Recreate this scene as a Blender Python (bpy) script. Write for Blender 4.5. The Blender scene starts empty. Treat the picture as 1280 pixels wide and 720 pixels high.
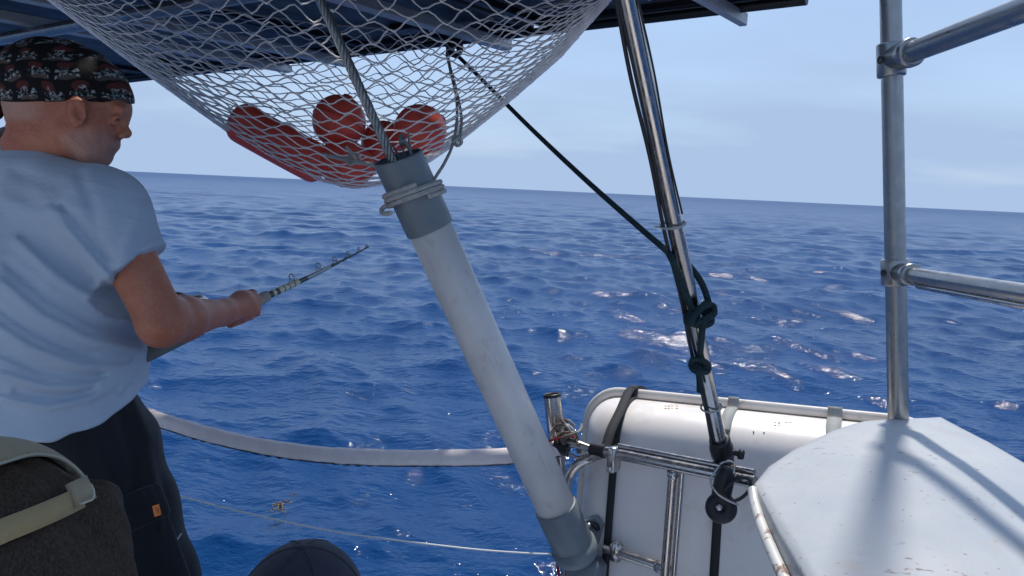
import bpy, math, random
import numpy as np
from mathutils import Vector, Matrix
random.seed(4); RNG = np.random.default_rng(11)
R = math.radians
sc = bpy.context.scene

# ------------------------------------------------------------------ camera
FOC = 900.0                                    # focal length in photo pixels
CAM = Vector((0, 0, 2.45))
PITCH, ROLL = R(7.84), R(2.64)
MW = Matrix.Translation(CAM) @ Matrix.Rotation(R(90) - PITCH, 4, 'X') @ Matrix.Rotation(ROLL, 4, 'Z')
cd = bpy.data.cameras.new('camera'); cam = bpy.data.objects.new('camera', cd)
sc.collection.objects.link(cam); sc.camera = cam
cam.matrix_world = MW
cd.sensor_width = 36; cd.lens = 36 * FOC / 1280; cd.clip_start = 0.02; cd.clip_end = 20000
# ------------------------------------------------------------------ sky, sun, exposure
SUN_EL, SUN_AZ = R(65), R(15)                  # azimuth clockwise from +Y
w = bpy.data.worlds.new('World'); sc.world = w; w.use_nodes = True
nt = w.node_tree; nt.nodes.clear()
def wn(t, **k):
    n = nt.nodes.new(t)
    for a, b in k.items(): setattr(n, a, b)
    return n
sky = wn('ShaderNodeTexSky', sky_type='NISHITA', sun_disc=False, sun_elevation=SUN_EL, sun_rotation=SUN_AZ,
         altitude=0, air_density=1.0, dust_density=0.6, ozone_density=3.0)
tc = wn('ShaderNodeTexCoord'); sep = wn('ShaderNodeSeparateXYZ'); nt.links.new(tc.outputs['Generated'], sep.inputs[0])
ad = wn('ShaderNodeMath', operation='ADD'); ad.inputs[1].default_value = 0.16; nt.links.new(sep.outputs[2], ad.inputs[0])
mx = wn('ShaderNodeMath', operation='MAXIMUM'); mx.inputs[1].default_value = 0.05; nt.links.new(ad.outputs[0], mx.inputs[0])
dx = wn('ShaderNodeMath', operation='DIVIDE'); nt.links.new(sep.outputs[0], dx.inputs[0]); nt.links.new(mx.outputs[0], dx.inputs[1])
dy = wn('ShaderNodeMath', operation='DIVIDE'); nt.links.new(sep.outputs[1], dy.inputs[0]); nt.links.new(mx.outputs[0], dy.inputs[1])
cb = wn('ShaderNodeCombineXYZ'); nt.links.new(dx.outputs[0], cb.inputs[0]); nt.links.new(dy.outputs[0], cb.inputs[1])
mp = wn('ShaderNodeMapping'); mp.inputs['Scale'].default_value = (0.55, 0.8, 1); mp.inputs['Location'].default_value = (3.1, 0.7, 0)
nt.links.new(cb.outputs[0], mp.inputs[0])
nz = wn('ShaderNodeTexNoise'); nz.inputs['Scale'].default_value = 0.9; nz.inputs['Detail'].default_value = 5; nz.inputs['Roughness'].default_value = 0.5
nt.links.new(mp.outputs[0], nz.inputs['Vector'])
rp = wn('ShaderNodeMapRange'); rp.inputs[1].default_value = 0.36; rp.inputs[2].default_value = 0.66; rp.inputs[3].default_value = 0.08; rp.inputs[4].default_value = 0.36
nt.links.new(nz.outputs[0], rp.inputs[0])
hz = wn('ShaderNodeMapRange'); hz.inputs[1].default_value = 0.0; hz.inputs[2].default_value = 0.55; hz.inputs[3].default_value = 0.86; hz.inputs[4].default_value = 0.05
nt.links.new(sep.outputs[2], hz.inputs[0])                           # the veil thickens towards the horizon
mm = wn('ShaderNodeMath', operation='ADD', use_clamp=True); nt.links.new(rp.outputs[0], mm.inputs[0]); nt.links.new(hz.outputs[0], mm.inputs[1])
mix = wn('ShaderNodeMix', data_type='RGBA'); nt.links.new(mm.outputs[0], mix.inputs[0]); nt.links.new(sky.outputs[0], mix.inputs[6])
mix.inputs[7].default_value = (2.25, 3.00, 4.30, 1)                   # thin high cloud
bg = wn('ShaderNodeBackground'); bg.inputs[1].default_value = 0.098
nt.links.new(mix.outputs[2], bg.inputs[0])
wo = wn('ShaderNodeOutputWorld'); nt.links.new(bg.outputs[0], wo.inputs[0])
sl = bpy.data.lights.new('sun', 'SUN'); sl.energy = 2.2; sl.angle = R(2.5); sl.color = (1, 0.95, 0.88)
so = bpy.data.objects.new('sun', sl); sc.collection.objects.link(so)
sdir = Vector((math.sin(SUN_AZ) * math.cos(SUN_EL), math.cos(SUN_AZ) * math.cos(SUN_EL), math.sin(SUN_EL)))
so.rotation_euler = sdir.to_track_quat('Z', 'Y').to_euler(); so.location = (0, 0, 30)
vs = sc.view_settings
vs.view_transform = 'Standard'; vs.look = 'None'; vs.gamma = 1; vs.use_curve_mapping = False; vs.exposure = 0.92

# ------------------------------------------------------------------ helpers
def P(px, py, d):
    """a point at depth d metres in front of the eye, in the direction of photo position (px, py)"""
    return MW @ Vector(((px - 640) / FOC * d, (360 - py) / FOC * d, -d))
def Pz(px, py, z):
    a = P(px, py, 1.0) - CAM
    return CAM + a * ((z - CAM.z) / a.z)
MWI = np.array(MW.inverted())
def project(pts):
    q = np.asarray(pts) @ MWI[:3, :3].T + MWI[:3, 3]
    d = -q[..., 2]
    return 640 + FOC * q[..., 0] / d, 360 - FOC * q[..., 1] / d, d
def V(a): return Vector(a)
UP = Vector((0, 0, 1))
ORIG = {}
def thing(name, label, cat, loc, group=None):
    o = bpy.data.objects.new(name, None); sc.collection.objects.link(o)
    o.location = loc; o.empty_display_size = 0.05
    o['label'] = label; o['category'] = cat
    if group: o['group'] = group
    ORIG[o] = Vector(loc)
    return o
def obj(name, geo, mat, parent=None, label=None, cat=None, group=None, kind=None, origin=None, smooth=True):
    verts, faces = geo[0], geo[1]; uv = geo[2] if len(geo) > 2 else None
    vv = np.asarray(verts, dtype=np.float64).reshape(-1, 3)
    if parent is not None: o0 = ORIG[parent]
    elif origin is not None: o0 = Vector(origin)
    else: o0 = Vector((vv[:, 0].mean(), vv[:, 1].mean(), vv[:, 2].min()))
    me = bpy.data.meshes.new(name)
    vv = vv - np.array(o0)
    if isinstance(faces, np.ndarray):
        n = faces.shape[0]; k = faces.shape[1]
        me.vertices.add(len(vv)); me.vertices.foreach_set('co', vv.astype(np.float32).ravel())
        me.loops.add(n * k); me.loops.foreach_set('vertex_index', faces.astype(np.int32).ravel())
        me.polygons.add(n); me.polygons.foreach_set('loop_start', np.arange(0, n * k, k, dtype=np.int32))
        me.update(calc_edges=True); me.validate()
    else:
        me.from_pydata(vv.tolist(), [], faces); me.update()
    if uv is not None:
        l = me.uv_layers.new(name='UVMap'); li = np.empty(len(me.loops), dtype=np.int32)
        me.loops.foreach_get('vertex_index', li); l.data.foreach_set('uv', np.asarray(uv, dtype=np.float32)[li].ravel())
    if smooth: me.polygons.foreach_set('use_smooth', np.ones(len(me.polygons), dtype=bool))
    if mat is not None: me.materials.append(mat)
    o = bpy.data.objects.new(name, me); sc.collection.objects.link(o)
    if parent is not None: o.parent = parent
    else: o.location = o0
    ORIG[o] = o0
    if label: o['label'] = label
    if cat: o['category'] = cat
    if group: o['group'] = group
    if kind: o['kind'] = kind
    return o
def sharp(o, ang=35):
    me = o.data
    try: me.set_sharp_from_angle(angle=R(ang))
    except Exception: pass
    return o
def merge(*gs):
    vs_, fs, uvs = [], [], []; n = 0; hasuv = all(len(g) > 2 for g in gs)
    for g in gs:
        vs_ += [tuple(v) for v in g[0]]; fs += [tuple(i + n for i in f) for f in g[1]]
        if hasuv: uvs += list(g[2])
        n += len(g[0])
    return (vs_, fs, uvs) if hasuv else (vs_, fs)
def spline(pts, n=8, closed=False):
    p = [Vector(q) for q in pts]; out = []; m = len(p)
    for i in range(m if closed else m - 1):
        if closed: a, b, c, d = p[i - 1], p[i], p[(i + 1) % m], p[(i + 2) % m]
        else: a, b, c, d = p[max(i - 1, 0)], p[i], p[i + 1], p[min(i + 2, m - 1)]
        for k in range(n):
            t = k / n
            out.append(0.5 * ((2 * b) + (c - a) * t + (2 * a - 5 * b + 4 * c - d) * t * t + (3 * b - a - 3 * c + d) * t ** 3))
    if not closed: out.append(p[-1])
    return out
def frames(p, closed=False):
    m = len(p); T = []
    for i in range(m):
        a = p[i - 1] if (i > 0 or closed) else p[i]; b = p[(i + 1) % m] if (i < m - 1 or closed) else p[i]
        t = (b - a); T.append(t.normalized() if t.length > 1e-9 else (T[-1] if T else UP))
    n = T[0].cross(UP)
    if n.length < 0.05: n = T[0].cross(Vector((1, 0, 0)))
    n.normalize(); out = []
    for i in range(m):
        if i: n = n - T[i] * n.dot(T[i]); n.normalize()
        out.append((T[i], n.copy(), T[i].cross(n)))
    return out
def tube(pts, r, sides=10, caps=True, closed=False, hollow=False):
    p = [Vector(q) for q in pts]; m = len(p)
    rr = r if hasattr(r, '__len__') else [r] * m
    fr = frames(p, closed); vs_, fs, uv = [], [], []; L = 0
    for i in range(m):
        if i: L += (p[i] - p[i - 1]).length
        _, n, b = fr[i]
        for k in range(sides + 1):
            a = 2 * math.pi * k / sides
            vs_.append(p[i] + (n * math.cos(a) + b * math.sin(a)) * rr[i]); uv.append((k / sides, L))
    S = sides + 1
    for i in range(m if closed else m - 1):
        j = (i + 1) % m
        for k in range(sides):
            fs.append((i * S + k, i * S + k + 1, j * S + k + 1, j * S + k))
    if caps and not closed:
        for i, rev in ((0, True), (m - 1, False)):
            base = len(vs_)
            for k in range(sides): vs_.append(vs_[i * S + k].copy()); uv.append((0, 0))
            f = list(range(base, base + sides)); fs.append(tuple(reversed(f)) if rev else tuple(f))
    return vs_, fs, uv
def pipe(a, b, r, sides=20, seg=1):
    a, b = Vector(a), Vector(b)
    return tube([a.lerp(b, i / seg) for i in range(seg + 1)], r, sides)
def lathe(a, axis, prof, sides=24):
    """prof: (distance along the axis, radius)"""
    a = Vector(a); ax = Vector(axis).normalized(); n = ax.cross(UP)
    if n.length < 0.05: n = ax.cross(Vector((1, 0, 0)))
    n.normalize(); b = ax.cross(n); vs_, fs = [], []
    for s, r in prof:
        for k in range(sides):
            t = 2 * math.pi * k / sides; vs_.append(a + ax * s + (n * math.cos(t) + b * math.sin(t)) * max(r, 1e-5))
    for i in range(len(prof) - 1):
        for k in range(sides):
            j = (k + 1) % sides; fs.append((i * sides + k, i * sides + j, (i + 1) * sides + j, (i + 1) * sides + k))
    return vs_, fs
def box(c, ax, ay, az, bev=0.0):
    """box with half-axis vectors, chamfered"""
    c, ax, ay, az = map(Vector, (c, ax, ay, az)); X, Y, Z = ax.length, ay.length, az.length
    ux, uy, uz = ax.normalized(), ay.normalized(), az.normalized()
    if bev <= 0:
        vs_ = [c + ax * i + ay * j + az * k for i in (-1, 1) for j in (-1, 1) for k in (-1, 1)]
        return vs_, [(0, 1, 3, 2), (4, 6, 7, 5), (0, 4, 5, 1), (2, 3, 7, 6), (0, 2, 6, 4), (1, 5, 7, 3)]
    bev = min(bev, X * .9, Y * .9, Z * .9); vs_ = []; idx = {}
    for i in (-1, 1):
        for j in (-1, 1):
            for k in (-1, 1):
                for q in range(3):
                    x, y, z = X - bev, Y - bev, Z - bev
                    if q == 0: x = X
                    elif q == 1: y = Y
                    else: z = Z
                    idx[i, j, k, q] = len(vs_); vs_.append(c + ux * x * i + uy * y * j + uz * z * k)
    f = []
    s = (-1, 1)
    for a in s:
        f += [[idx[a, 1, 1, 0], idx[a, -1, 1, 0], idx[a, -1, -1, 0], idx[a, 1, -1, 0]], [idx[1, a, 1, 1], idx[-1, a, 1, 1], idx[-1, a, -1, 1], idx[1, a, -1, 1]],
              [idx[1, 1, a, 2], idx[-1, 1, a, 2], idx[-1, -1, a, 2], idx[1, -1, a, 2]]]
        for b in s:
            f += [[idx[a, b, 1, 0], idx[a, b, -1, 0], idx[a, b, -1, 1], idx[a, b, 1, 1]], [idx[a, 1, b, 0], idx[a, -1, b, 0], idx[a, -1, b, 2], idx[a, 1, b, 2]],
                  [idx[1, a, b, 1], idx[-1, a, b, 1], idx[-1, a, b, 2], idx[1, a, b, 2]]]
            for d in s: f.append([idx[a, b, d, 0], idx[a, b, d, 1], idx[a, b, d, 2]])
    out = []
    for q in f:
        n = (vs_[q[1]] - vs_[q[0]]).cross(vs_[q[2]] - vs_[q[0]]); m = sum((vs_[i] for i in q), Vector()) / len(q) - c
        out.append(tuple(q) if n.dot(m) > 0 else tuple(reversed(q)))
    return vs_, out
def ribbon(pts, widths, thick=0.002):
    """flat webbing: pts along it, width half-vectors"""
    p = [Vector(q) for q in pts]; m = len(p); wv = [Vector(q) for q in widths] if isinstance(widths, list) else [Vector(widths)] * m
    fr = frames(p); vs_, fs, uv = [], [], []; L = 0
    for i in range(m):
        if i: L += (p[i] - p[i - 1]).length
        n = fr[i][0].cross(wv[i]).normalized() * thick * 0.5
        for s, t in ((-1, -1), (1, -1), (1, 1), (-1, 1)): vs_.append(p[i] + wv[i] * s + n * t); uv.append((s, L))
    for i in range(m - 1):
        for k in range(4): j = (k + 1) % 4; fs.append((i * 4 + k, i * 4 + j, i * 4 + 4 + j, i * 4 + 4 + k))
    fs += [(3, 2, 1, 0), tuple(range(m * 4 - 4, m * 4))]
    return vs_, fs, uv
def helix_rope(path, r, pitch, n=3, sr=None, sides=6):
    """n strands laid round a path; returns a list of tube geometries"""
    fr = frames(path); L = [0]
    for i in range(1, len(path)): L.append(L[-1] + (path[i] - path[i - 1]).length)
    out = []
    for k in range(n):
        pts = []
        for i, q in enumerate(path):
            a = 2 * math.pi * (k / n + L[i] / pitch); pts.append(q + (fr[i][1] * math.cos(a) + fr[i][2] * math.sin(a)) * r)
        out.append(tube(pts, sr or r, sides))
    return out
def resample(path, step):
    out = [path[0].copy()]; acc = 0
    for a, b in zip(path, path[1:]):
        l = (b - a).length
        if l < 1e-9: continue
        s = step - acc
        while s <= l: out.append(a.lerp(b, s / l)); s += step
        acc = l - (s - step)
    out.append(path[-1].copy()); return out

# ------------------------------------------------------------------ materials
MATS = {}
class NB:
    def __init__(s, m): s.t = m.node_tree; s.m = m
    def n(s, typ, ins=None, **k):
        x = s.t.nodes.new(typ)
        for a, b in k.items(): setattr(x, a, b)
        for a, b in (ins or {}).items(): s.set(x.inputs[a], b)
        return x
    def set(s, sock, v):
        if hasattr(v, 'is_output') or isinstance(v, bpy.types.NodeSocket): s.t.links.new(v, sock)
        else: sock.default_value = v
    def math(s, op, a, b=0.0, c=None):
        x = s.n('ShaderNodeMath', operation=op); s.set(x.inputs[0], a); s.set(x.inputs[1], b)
        if c is not None: s.set(x.inputs[2], c)
        return x.outputs[0]
    def mix(s, f, a, b):
        x = s.n('ShaderNodeMix', data_type='RGBA'); s.set(x.inputs[0], f); s.set(x.inputs[6], a); s.set(x.inputs[7], b); return x.outputs[2]
    def rng(s, v, a, b, c=0.0, d=1.0):
        x = s.n('ShaderNodeMapRange'); s.set(x.inputs[0], v)
        for i, q in enumerate((a, b, c, d)): x.inputs[i + 1].default_value = q
        return x.outputs[0]
    def noise(s, scale, vec=None, detail=3, rough=0.5, dist=0.0):
        x = s.n('ShaderNodeTexNoise', {'Scale': scale, 'Detail': detail, 'Roughness': rough, 'Distortion': dist})
        if vec is not None: s.set(x.inputs['Vector'], vec)
        return x.outputs[0]
    def objc(s): return s.n('ShaderNodeTexCoord').outputs['Object']
    def uv(s): return s.n('ShaderNodeTexCoord').outputs['UV']
    def mapping(s, v, scale=(1, 1, 1), loc=(0, 0, 0), rot=(0, 0, 0)):
        return s.n('ShaderNodeMapping', {'Vector': v, 'Scale': scale, 'Location': loc, 'Rotation': rot}).outputs[0]
    def bump(s, h, strength=0.3, dist=0.005):
        return s.n('ShaderNodeBump', {'Height': h, 'Strength': strength, 'Distance': dist}).outputs[0]
def c4(c): return (c[0], c[1], c[2], 1)
def mat(name, col, rough=0.5, metal=0.0, var=0.0, vscale=12, bump=0.0, bscale=60, spec=0.5, dirt=None, dscale=9, dthr=(0.55, 0.7), coat=0.0, bdist=0.003):
    m = bpy.data.materials.new(name); m.use_nodes = True; b = NB(m); p = m.node_tree.nodes['Principled BSDF']
    p.inputs['Roughness'].default_value = rough; p.inputs['Metallic'].default_value = metal
    p.inputs['Specular IOR Level'].default_value = spec; p.inputs['Coat Weight'].default_value = coat
    oc = b.objc(); colr = c4(col)
    if var > 0:
        f = b.rng(b.noise(vscale, oc, 5, 0.6), 0.3, 0.7, 1 - var, 1 + var)
        x = b.n('ShaderNodeVectorMath', {0: col}, operation='SCALE'); b.set(x.inputs['Scale'], f); colr = x.outputs[0]
        b.set(p.inputs['Roughness'], b.rng(b.noise(vscale * 2.3, oc, 4), 0.3, 0.7, max(rough - .08, .02), min(rough + .1, 1)))
    if dirt: colr = b.mix(b.math('MULTIPLY', b.rng(b.noise(dscale, oc, 7, 0.65, 0.4), *dthr), 0.8), colr, c4(dirt))
    b.set(p.inputs['Base Color'], colr)
    if bump > 0: b.set(p.inputs['Normal'], b.bump(b.noise(bscale, oc, 4, 0.6), bump, bdist))
    MATS[name] = m; return m
def rope_mat(name, col, col2, freq=220, rough=0.85, twist=3.0):
    m = bpy.data.materials.new(name); m.use_nodes = True; b = NB(m); p = m.node_tree.nodes['Principled BSDF']
    sp = b.n('ShaderNodeSeparateXYZ', {0: b.uv()}); u, v = sp.outputs[0], sp.outputs[1]
    a1 = b.math('SINE', b.math('ADD', b.math('MULTIPLY', u, 2 * math.pi * twist), b.math('MULTIPLY', v, freq * 6.283)))
    a2 = b.math('SINE', b.math('SUBTRACT', b.math('MULTIPLY', u, 2 * math.pi * twist), b.math('MULTIPLY', v, freq * 6.283)))
    h = b.rng(b.math('MULTIPLY', a1, a2), -1, 1)
    ns = b.noise(70, b.objc(), 4)
    f = b.math('MULTIPLY', b.math('ADD', h, b.rng(ns, .3, .7)), 0.5)
    b.set(p.inputs['Base Color'], b.mix(f, c4(col2), c4(col))); p.inputs['Roughness'].default_value = rough
    b.set(p.inputs['Normal'], b.bump(h, 1.0, 0.0025)); p.inputs['Specular IOR Level'].default_value = .3
    MATS[name] = m; return m

# ------------------------------------------------------------------ signed distance sculpting (numpy)
class Sdf:
    def __init__(s, lo, hi, h):
        s.lo = np.array(lo, float); s.h = h; s.n = np.ceil((np.array(hi) - s.lo) / h).astype(int) + 1
        s.D = np.full(s.n, 1.0, np.float32)
        s.ax = [(s.lo[i] + h * np.arange(s.n[i])).astype(np.float32) for i in range(3)]
    def _sub(s, lo, hi):
        i0 = np.clip(np.floor((np.array(lo) - s.lo) / s.h).astype(int), 0, s.n); i1 = np.clip(np.ceil((np.array(hi) - s.lo) / s.h).astype(int) + 1, 0, s.n)
        sl_ = tuple(slice(a, b) for a, b in zip(i0, i1))
        if any(a >= b for a, b in zip(i0, i1)): return None, None
        X = s.ax[0][sl_[0]][:, None, None]; Y = s.ax[1][sl_[1]][None, :, None]; Z = s.ax[2][sl_[2]][None, None, :]
        return sl_, (X, Y, Z)
    def _uni(s, sl_, d, k):
        a = s.D[sl_]
        if k <= 0: s.D[sl_] = np.minimum(a, d); return
        hh = np.clip(0.5 + 0.5 * (d - a) / k, 0, 1)
        s.D[sl_] = d * (1 - hh) + a * hh - k * hh * (1 - hh)
    def _cut(s, sl_, d, k):
        a = s.D[sl_]; d = -d
        if k <= 0: s.D[sl_] = np.maximum(a, d); return
        hh = np.clip(0.5 - 0.5 * (d - a) / k, 0, 1)
        s.D[sl_] = d * (1 - hh) + a * hh + k * hh * (1 - hh)
    def cap(s, a, b, ra, rb, k=0.02, cut=False):
        a = np.array(a, float); b = np.array(b, float); m = max(ra, rb) + k + 4 * s.h
        sl_, g = s._sub(np.minimum(a, b) - m, np.maximum(a, b) + m)
        if sl_ is None: return
        ab = b - a; L = max(ab @ ab, 1e-12)
        t = np.clip(((g[0] - a[0]) * ab[0] + (g[1] - a[1]) * ab[1] + (g[2] - a[2]) * ab[2]) / L, 0, 1)
        d = np.sqrt((g[0] - a[0] - t * ab[0]) ** 2 + (g[1] - a[1] - t * ab[1]) ** 2 + (g[2] - a[2] - t * ab[2]) ** 2) - (ra + (rb - ra) * t)
        (s._cut if cut else s._uni)(sl_, d, k)
    def ell(s, c, r, axes=None, k=0.02, cut=False):
        c = np.array(c, float); r = np.array(r, float); m = r.max() + k + 4 * s.h
        sl_, g = s._sub(c - m, c + m)
        if sl_ is None: return
        x, y, z = g[0] - c[0], g[1] - c[1], g[2] - c[2]
        if axes is not None:
            A = np.array(axes, float); x, y, z = (A[0][0] * x + A[0][1] * y + A[0][2] * z, A[1][0] * x + A[1][1] * y + A[1][2] * z, A[2][0] * x + A[2][1] * y + A[2][2] * z)
        k0 = np.sqrt((x / r[0]) ** 2 + (y / r[1]) ** 2 + (z / r[2]) ** 2); k1 = np.sqrt((x / r[0] ** 2) ** 2 + (y / r[1] ** 2) ** 2 + (z / r[2] ** 2) ** 2) + 1e-9
        (s._cut if cut else s._uni)(sl_, (k0 * (k0 - 1) / k1).astype(np.float32), k)
    def half(s, p, n, k=0.0):
        """keep the side the normal points away from"""
        n = np.array(n, float); n /= np.linalg.norm(n); p = np.array(p, float)
        d = (s.ax[0][:, None, None] - p[0]) * n[0] + (s.ax[1][None, :, None] - p[1]) * n[1] + (s.ax[2][None, None, :] - p[2]) * n[2]
        s._cut((slice(None),) * 3, -d, k)
    def pix(s):
        g = np.stack(np.meshgrid(*s.ax, indexing='ij'), -1); return project(g)
    def mesh(s):
        D = s.D; D[0] = D[-1] = 1; D[:, 0] = D[:, -1] = 1; D[:, :, 0] = D[:, :, -1] = 1
        I = D < 0; C = np.zeros(np.array(D.shape) - 1, np.int8)
        for a in (0, 1):
            for b in (0, 1):
                for c in (0, 1): C += I[a:D.shape[0] - 1 + a, b:D.shape[1] - 1 + b, c:D.shape[2] - 1 + c]
        M = (C > 0) & (C < 8); ijk = np.argwhere(M); idx = np.full(C.shape, -1, np.int64); idx[M] = np.arange(len(ijk))
        acc = np.zeros((len(ijk), 3)); cnt = np.zeros(len(ijk))
        cor = [(a, b, c) for a in (0, 1) for b in (0, 1) for c in (0, 1)]
        for a in cor:
            for ax_ in range(3):
                if a[ax_]: continue
                b = list(a); b[ax_] = 1
                va = D[ijk[:, 0] + a[0], ijk[:, 1] + a[1], ijk[:, 2] + a[2]]; vb = D[ijk[:, 0] + b[0], ijk[:, 1] + b[1], ijk[:, 2] + b[2]]
                x = (va < 0) != (vb < 0); t = np.where(x, va / np.where(x, va - vb, 1), 0)
                pos = np.tile(np.array(a, float), (len(ijk), 1)); pos[:, ax_] += t; acc[x] += pos[x]; cnt[x] += 1
        verts = s.lo + (ijk + acc / cnt[:, None]) * s.h; F = []
        for ax_ in range(3):
            o1, o2 = [(1, 2), (2, 0), (0, 1)][ax_]
            A = I; B = np.roll(I, -1, ax_); ch = A != B
            e = np.argwhere(ch)
            e = e[(e[:, ax_] < D.shape[ax_] - 1) & (e[:, o1] > 0) & (e[:, o2] > 0) & (e[:, o1] < D.shape[o1] - 1) & (e[:, o2] < D.shape[o2] - 1)]
            q = []
            for d1, d2 in ((1, 1), (0, 1), (0, 0), (1, 0)):
                f = e.copy(); f[:, o1] -= d1; f[:, o2] -= d2; q.append(idx[f[:, 0], f[:, 1], f[:, 2]])
            q = np.stack(q, 1); ins = I[e[:, 0], e[:, 1], e[:, 2]]
            q[~ins] = q[~ins][:, ::-1]; F.append(q)
        F = np.concatenate(F); F = F[(F >= 0).all(1)]
        return verts, F
# ------------------------------------------------------------------ material library
steel = mat('polished_steel', (0.50, 0.47, 0.45), 0.24, 1.0, var=0.03, vscale=25)
galv = mat('galvanised_pipe', (0.34, 0.34, 0.335), 0.32, 0.85, var=0.07, vscale=18, bump=0.03, bscale=200)
rusty = mat('worn_painted_tube', (0.62, 0.62, 0.60), 0.45, 0.1, var=0.1, dirt=(0.20, 0.08, 0.04), dscale=38, dthr=(0.56, 0.62))
alu = mat('aluminium_rail', (0.50, 0.49, 0.48), 0.5, 0.6, var=0.08)
pvc = mat('light_grey_plastic_pipe', (0.66, 0.635, 0.61), 0.38, var=0.07, vscale=9, bump=0.06, bscale=120, dirt=(0.36, 0.34, 0.31), dscale=22, dthr=(0.56, 0.80))
pvcd = mat('dark_grey_plastic_collar', (0.16, 0.19, 0.21), 0.42, var=0.08, vscale=10, dirt=(0.33, 0.34, 0.34), dscale=20, dthr=(0.62, 0.8))
blackr = mat('black_rubber', (0.012, 0.012, 0.014), 0.45, bump=0.1, bscale=70)
blackp = mat('black_tape', (0.010, 0.010, 0.012), 0.38)
web_black = mat('black_webbing', (0.022, 0.023, 0.026), 0.8, bump=0.5, bscale=420)
web_grey = mat('grey_webbing', (0.33, 0.34, 0.33), 0.8, var=0.12, bump=0.5, bscale=420)
gel = mat('white_gelcoat', (0.80, 0.755, 0.72), 0.33, var=0.03, vscale=5, dirt=(0.50, 0.44, 0.36), dscale=8, dthr=(0.52, 0.80), bump=0.02, bscale=30)
trimw = mat('off_white_flange', (0.70, 0.66, 0.61), 0.5, var=0.07, dirt=(0.33, 0.29, 0.24), dscale=25, dthr=(0.6, 0.75))
foamh = mat('greyish_white_foam_sleeve', (0.88, 0.79, 0.77), 0.75, var=0.07, vscale=25, bump=0.35, bscale=55, dirt=(0.42, 0.33, 0.31), dscale=18, dthr=(0.6, 0.72))
white_cord = rope_mat('white_cord', (0.62, 0.61, 0.58), (0.38, 0.37, 0.35), 160)
green_rope = rope_mat('dark_green_rope', (0.022, 0.055, 0.065), (0.006, 0.014, 0.02), 130)
red_cord = rope_mat('red_cord', (0.55, 0.05, 0.06), (0.3, 0.02, 0.03), 200)
grimy_rope = rope_mat('grimy_rope', (0.30, 0.25, 0.20), (0.10, 0.08, 0.07), 160)
wire = mat('steel_wire', (0.30, 0.31, 0.30), 0.38, 0.85, var=0.2, vscale=60)
netm = mat('white_net_twine', (0.93, 0.90, 0.86), 0.7, var=0.1, vscale=20)
orange = mat('faded_orange_float', (0.78, 0.095, 0.06), 0.38, var=0.12, vscale=9, dirt=(0.55, 0.065, 0.045), dscale=14, dthr=(0.5, 0.75), bump=0.05, bscale=50)
panelm = mat('dark_panel_back', (0.035, 0.040, 0.050), 0.55, var=0.12, vscale=4)
panelf = mat('black_panel_frame', (0.012, 0.013, 0.016), 0.4, 0.3)
deckm = mat('cream_deck', (0.74, 0.70, 0.64), 0.7, var=0.08, bump=0.3, bscale=120)
hullm = mat('white_hull', (0.75, 0.75, 0.74), 0.25, var=0.03)
bronze = mat('brown_weed', (0.17, 0.13, 0.085), 0.8, var=0.3, vscale=60)

# plastic pipe: scuffs run along it
_b = NB(pvc); _p = pvc.node_tree.nodes['Principled BSDF']; _src = _p.inputs['Base Color'].links[0].from_socket; _oc = _b.objc()
_ax = (P(722, 694, 1.80) - P(497, 196, 1.50)).normalized(); _q = _ax.to_track_quat('Z', 'Y').inverted().to_euler()
_al = _b.mapping(_oc, rot=tuple(_q)); _st = _b.rng(_b.noise(60, _b.mapping(_al, (1, 1, .05)), 4, .6), .60, .72); _pt = _b.rng(_b.noise(7, _oc, 3), .45, .6)
_b.set(_p.inputs['Base Color'], _b.mix(_b.math('MULTIPLY', _b.math('MULTIPLY', _st, _pt), .55), _src, (0.30, 0.28, 0.26, 1)))
# painted sheet: pale, scuffed and stained
m = bpy.data.materials.new('pale_stained_sheet'); m.use_nodes = True; b = NB(m); p = m.node_tree.nodes['Principled BSDF']; oc = b.objc()
base = b.mix(b.rng(b.noise(3.0, oc, 4), .35, .65), (0.36, 0.385, 0.41, 1), (0.44, 0.45, 0.455, 1))
base = b.mix(b.math('MULTIPLY', b.rng(b.noise(7, b.mapping(oc, (1, 1, 1), (4, 2, 0)), 6, .7, .6), .60, .72), .55), base, (0.42, 0.36, 0.30, 1))
spk = b.math('MULTIPLY', b.rng(b.noise(48, b.mapping(oc, (0.7, 1.5, 1), rot=(0, 0, .6)), 3, .5), .66, .70), b.rng(b.noise(6, oc, 3), .46, .58))
base = b.mix(b.math('MULTIPLY', spk, .85), base, (0.17, 0.14, 0.13, 1))
sp2 = b.math('MULTIPLY', b.rng(b.noise(95, oc, 2), .70, .73), .7)
base = b.mix(sp2, base, (0.24, 0.12, 0.09, 1))
b.set(p.inputs['Base Color'], base); b.set(p.inputs['Roughness'], b.rng(b.noise(10, oc, 4), .3, .7, .34, .5)); p.inputs['Metallic'].default_value = 0.0
b.set(p.inputs['Normal'], b.bump(b.math('ADD', b.math('ABSOLUTE', b.math('SUBTRACT', b.noise(6, oc, 4, .55, .5), .5)), b.math('MULTIPLY', b.noise(40, oc, 4), .06)), .4, .016)); sheetm = m

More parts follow.
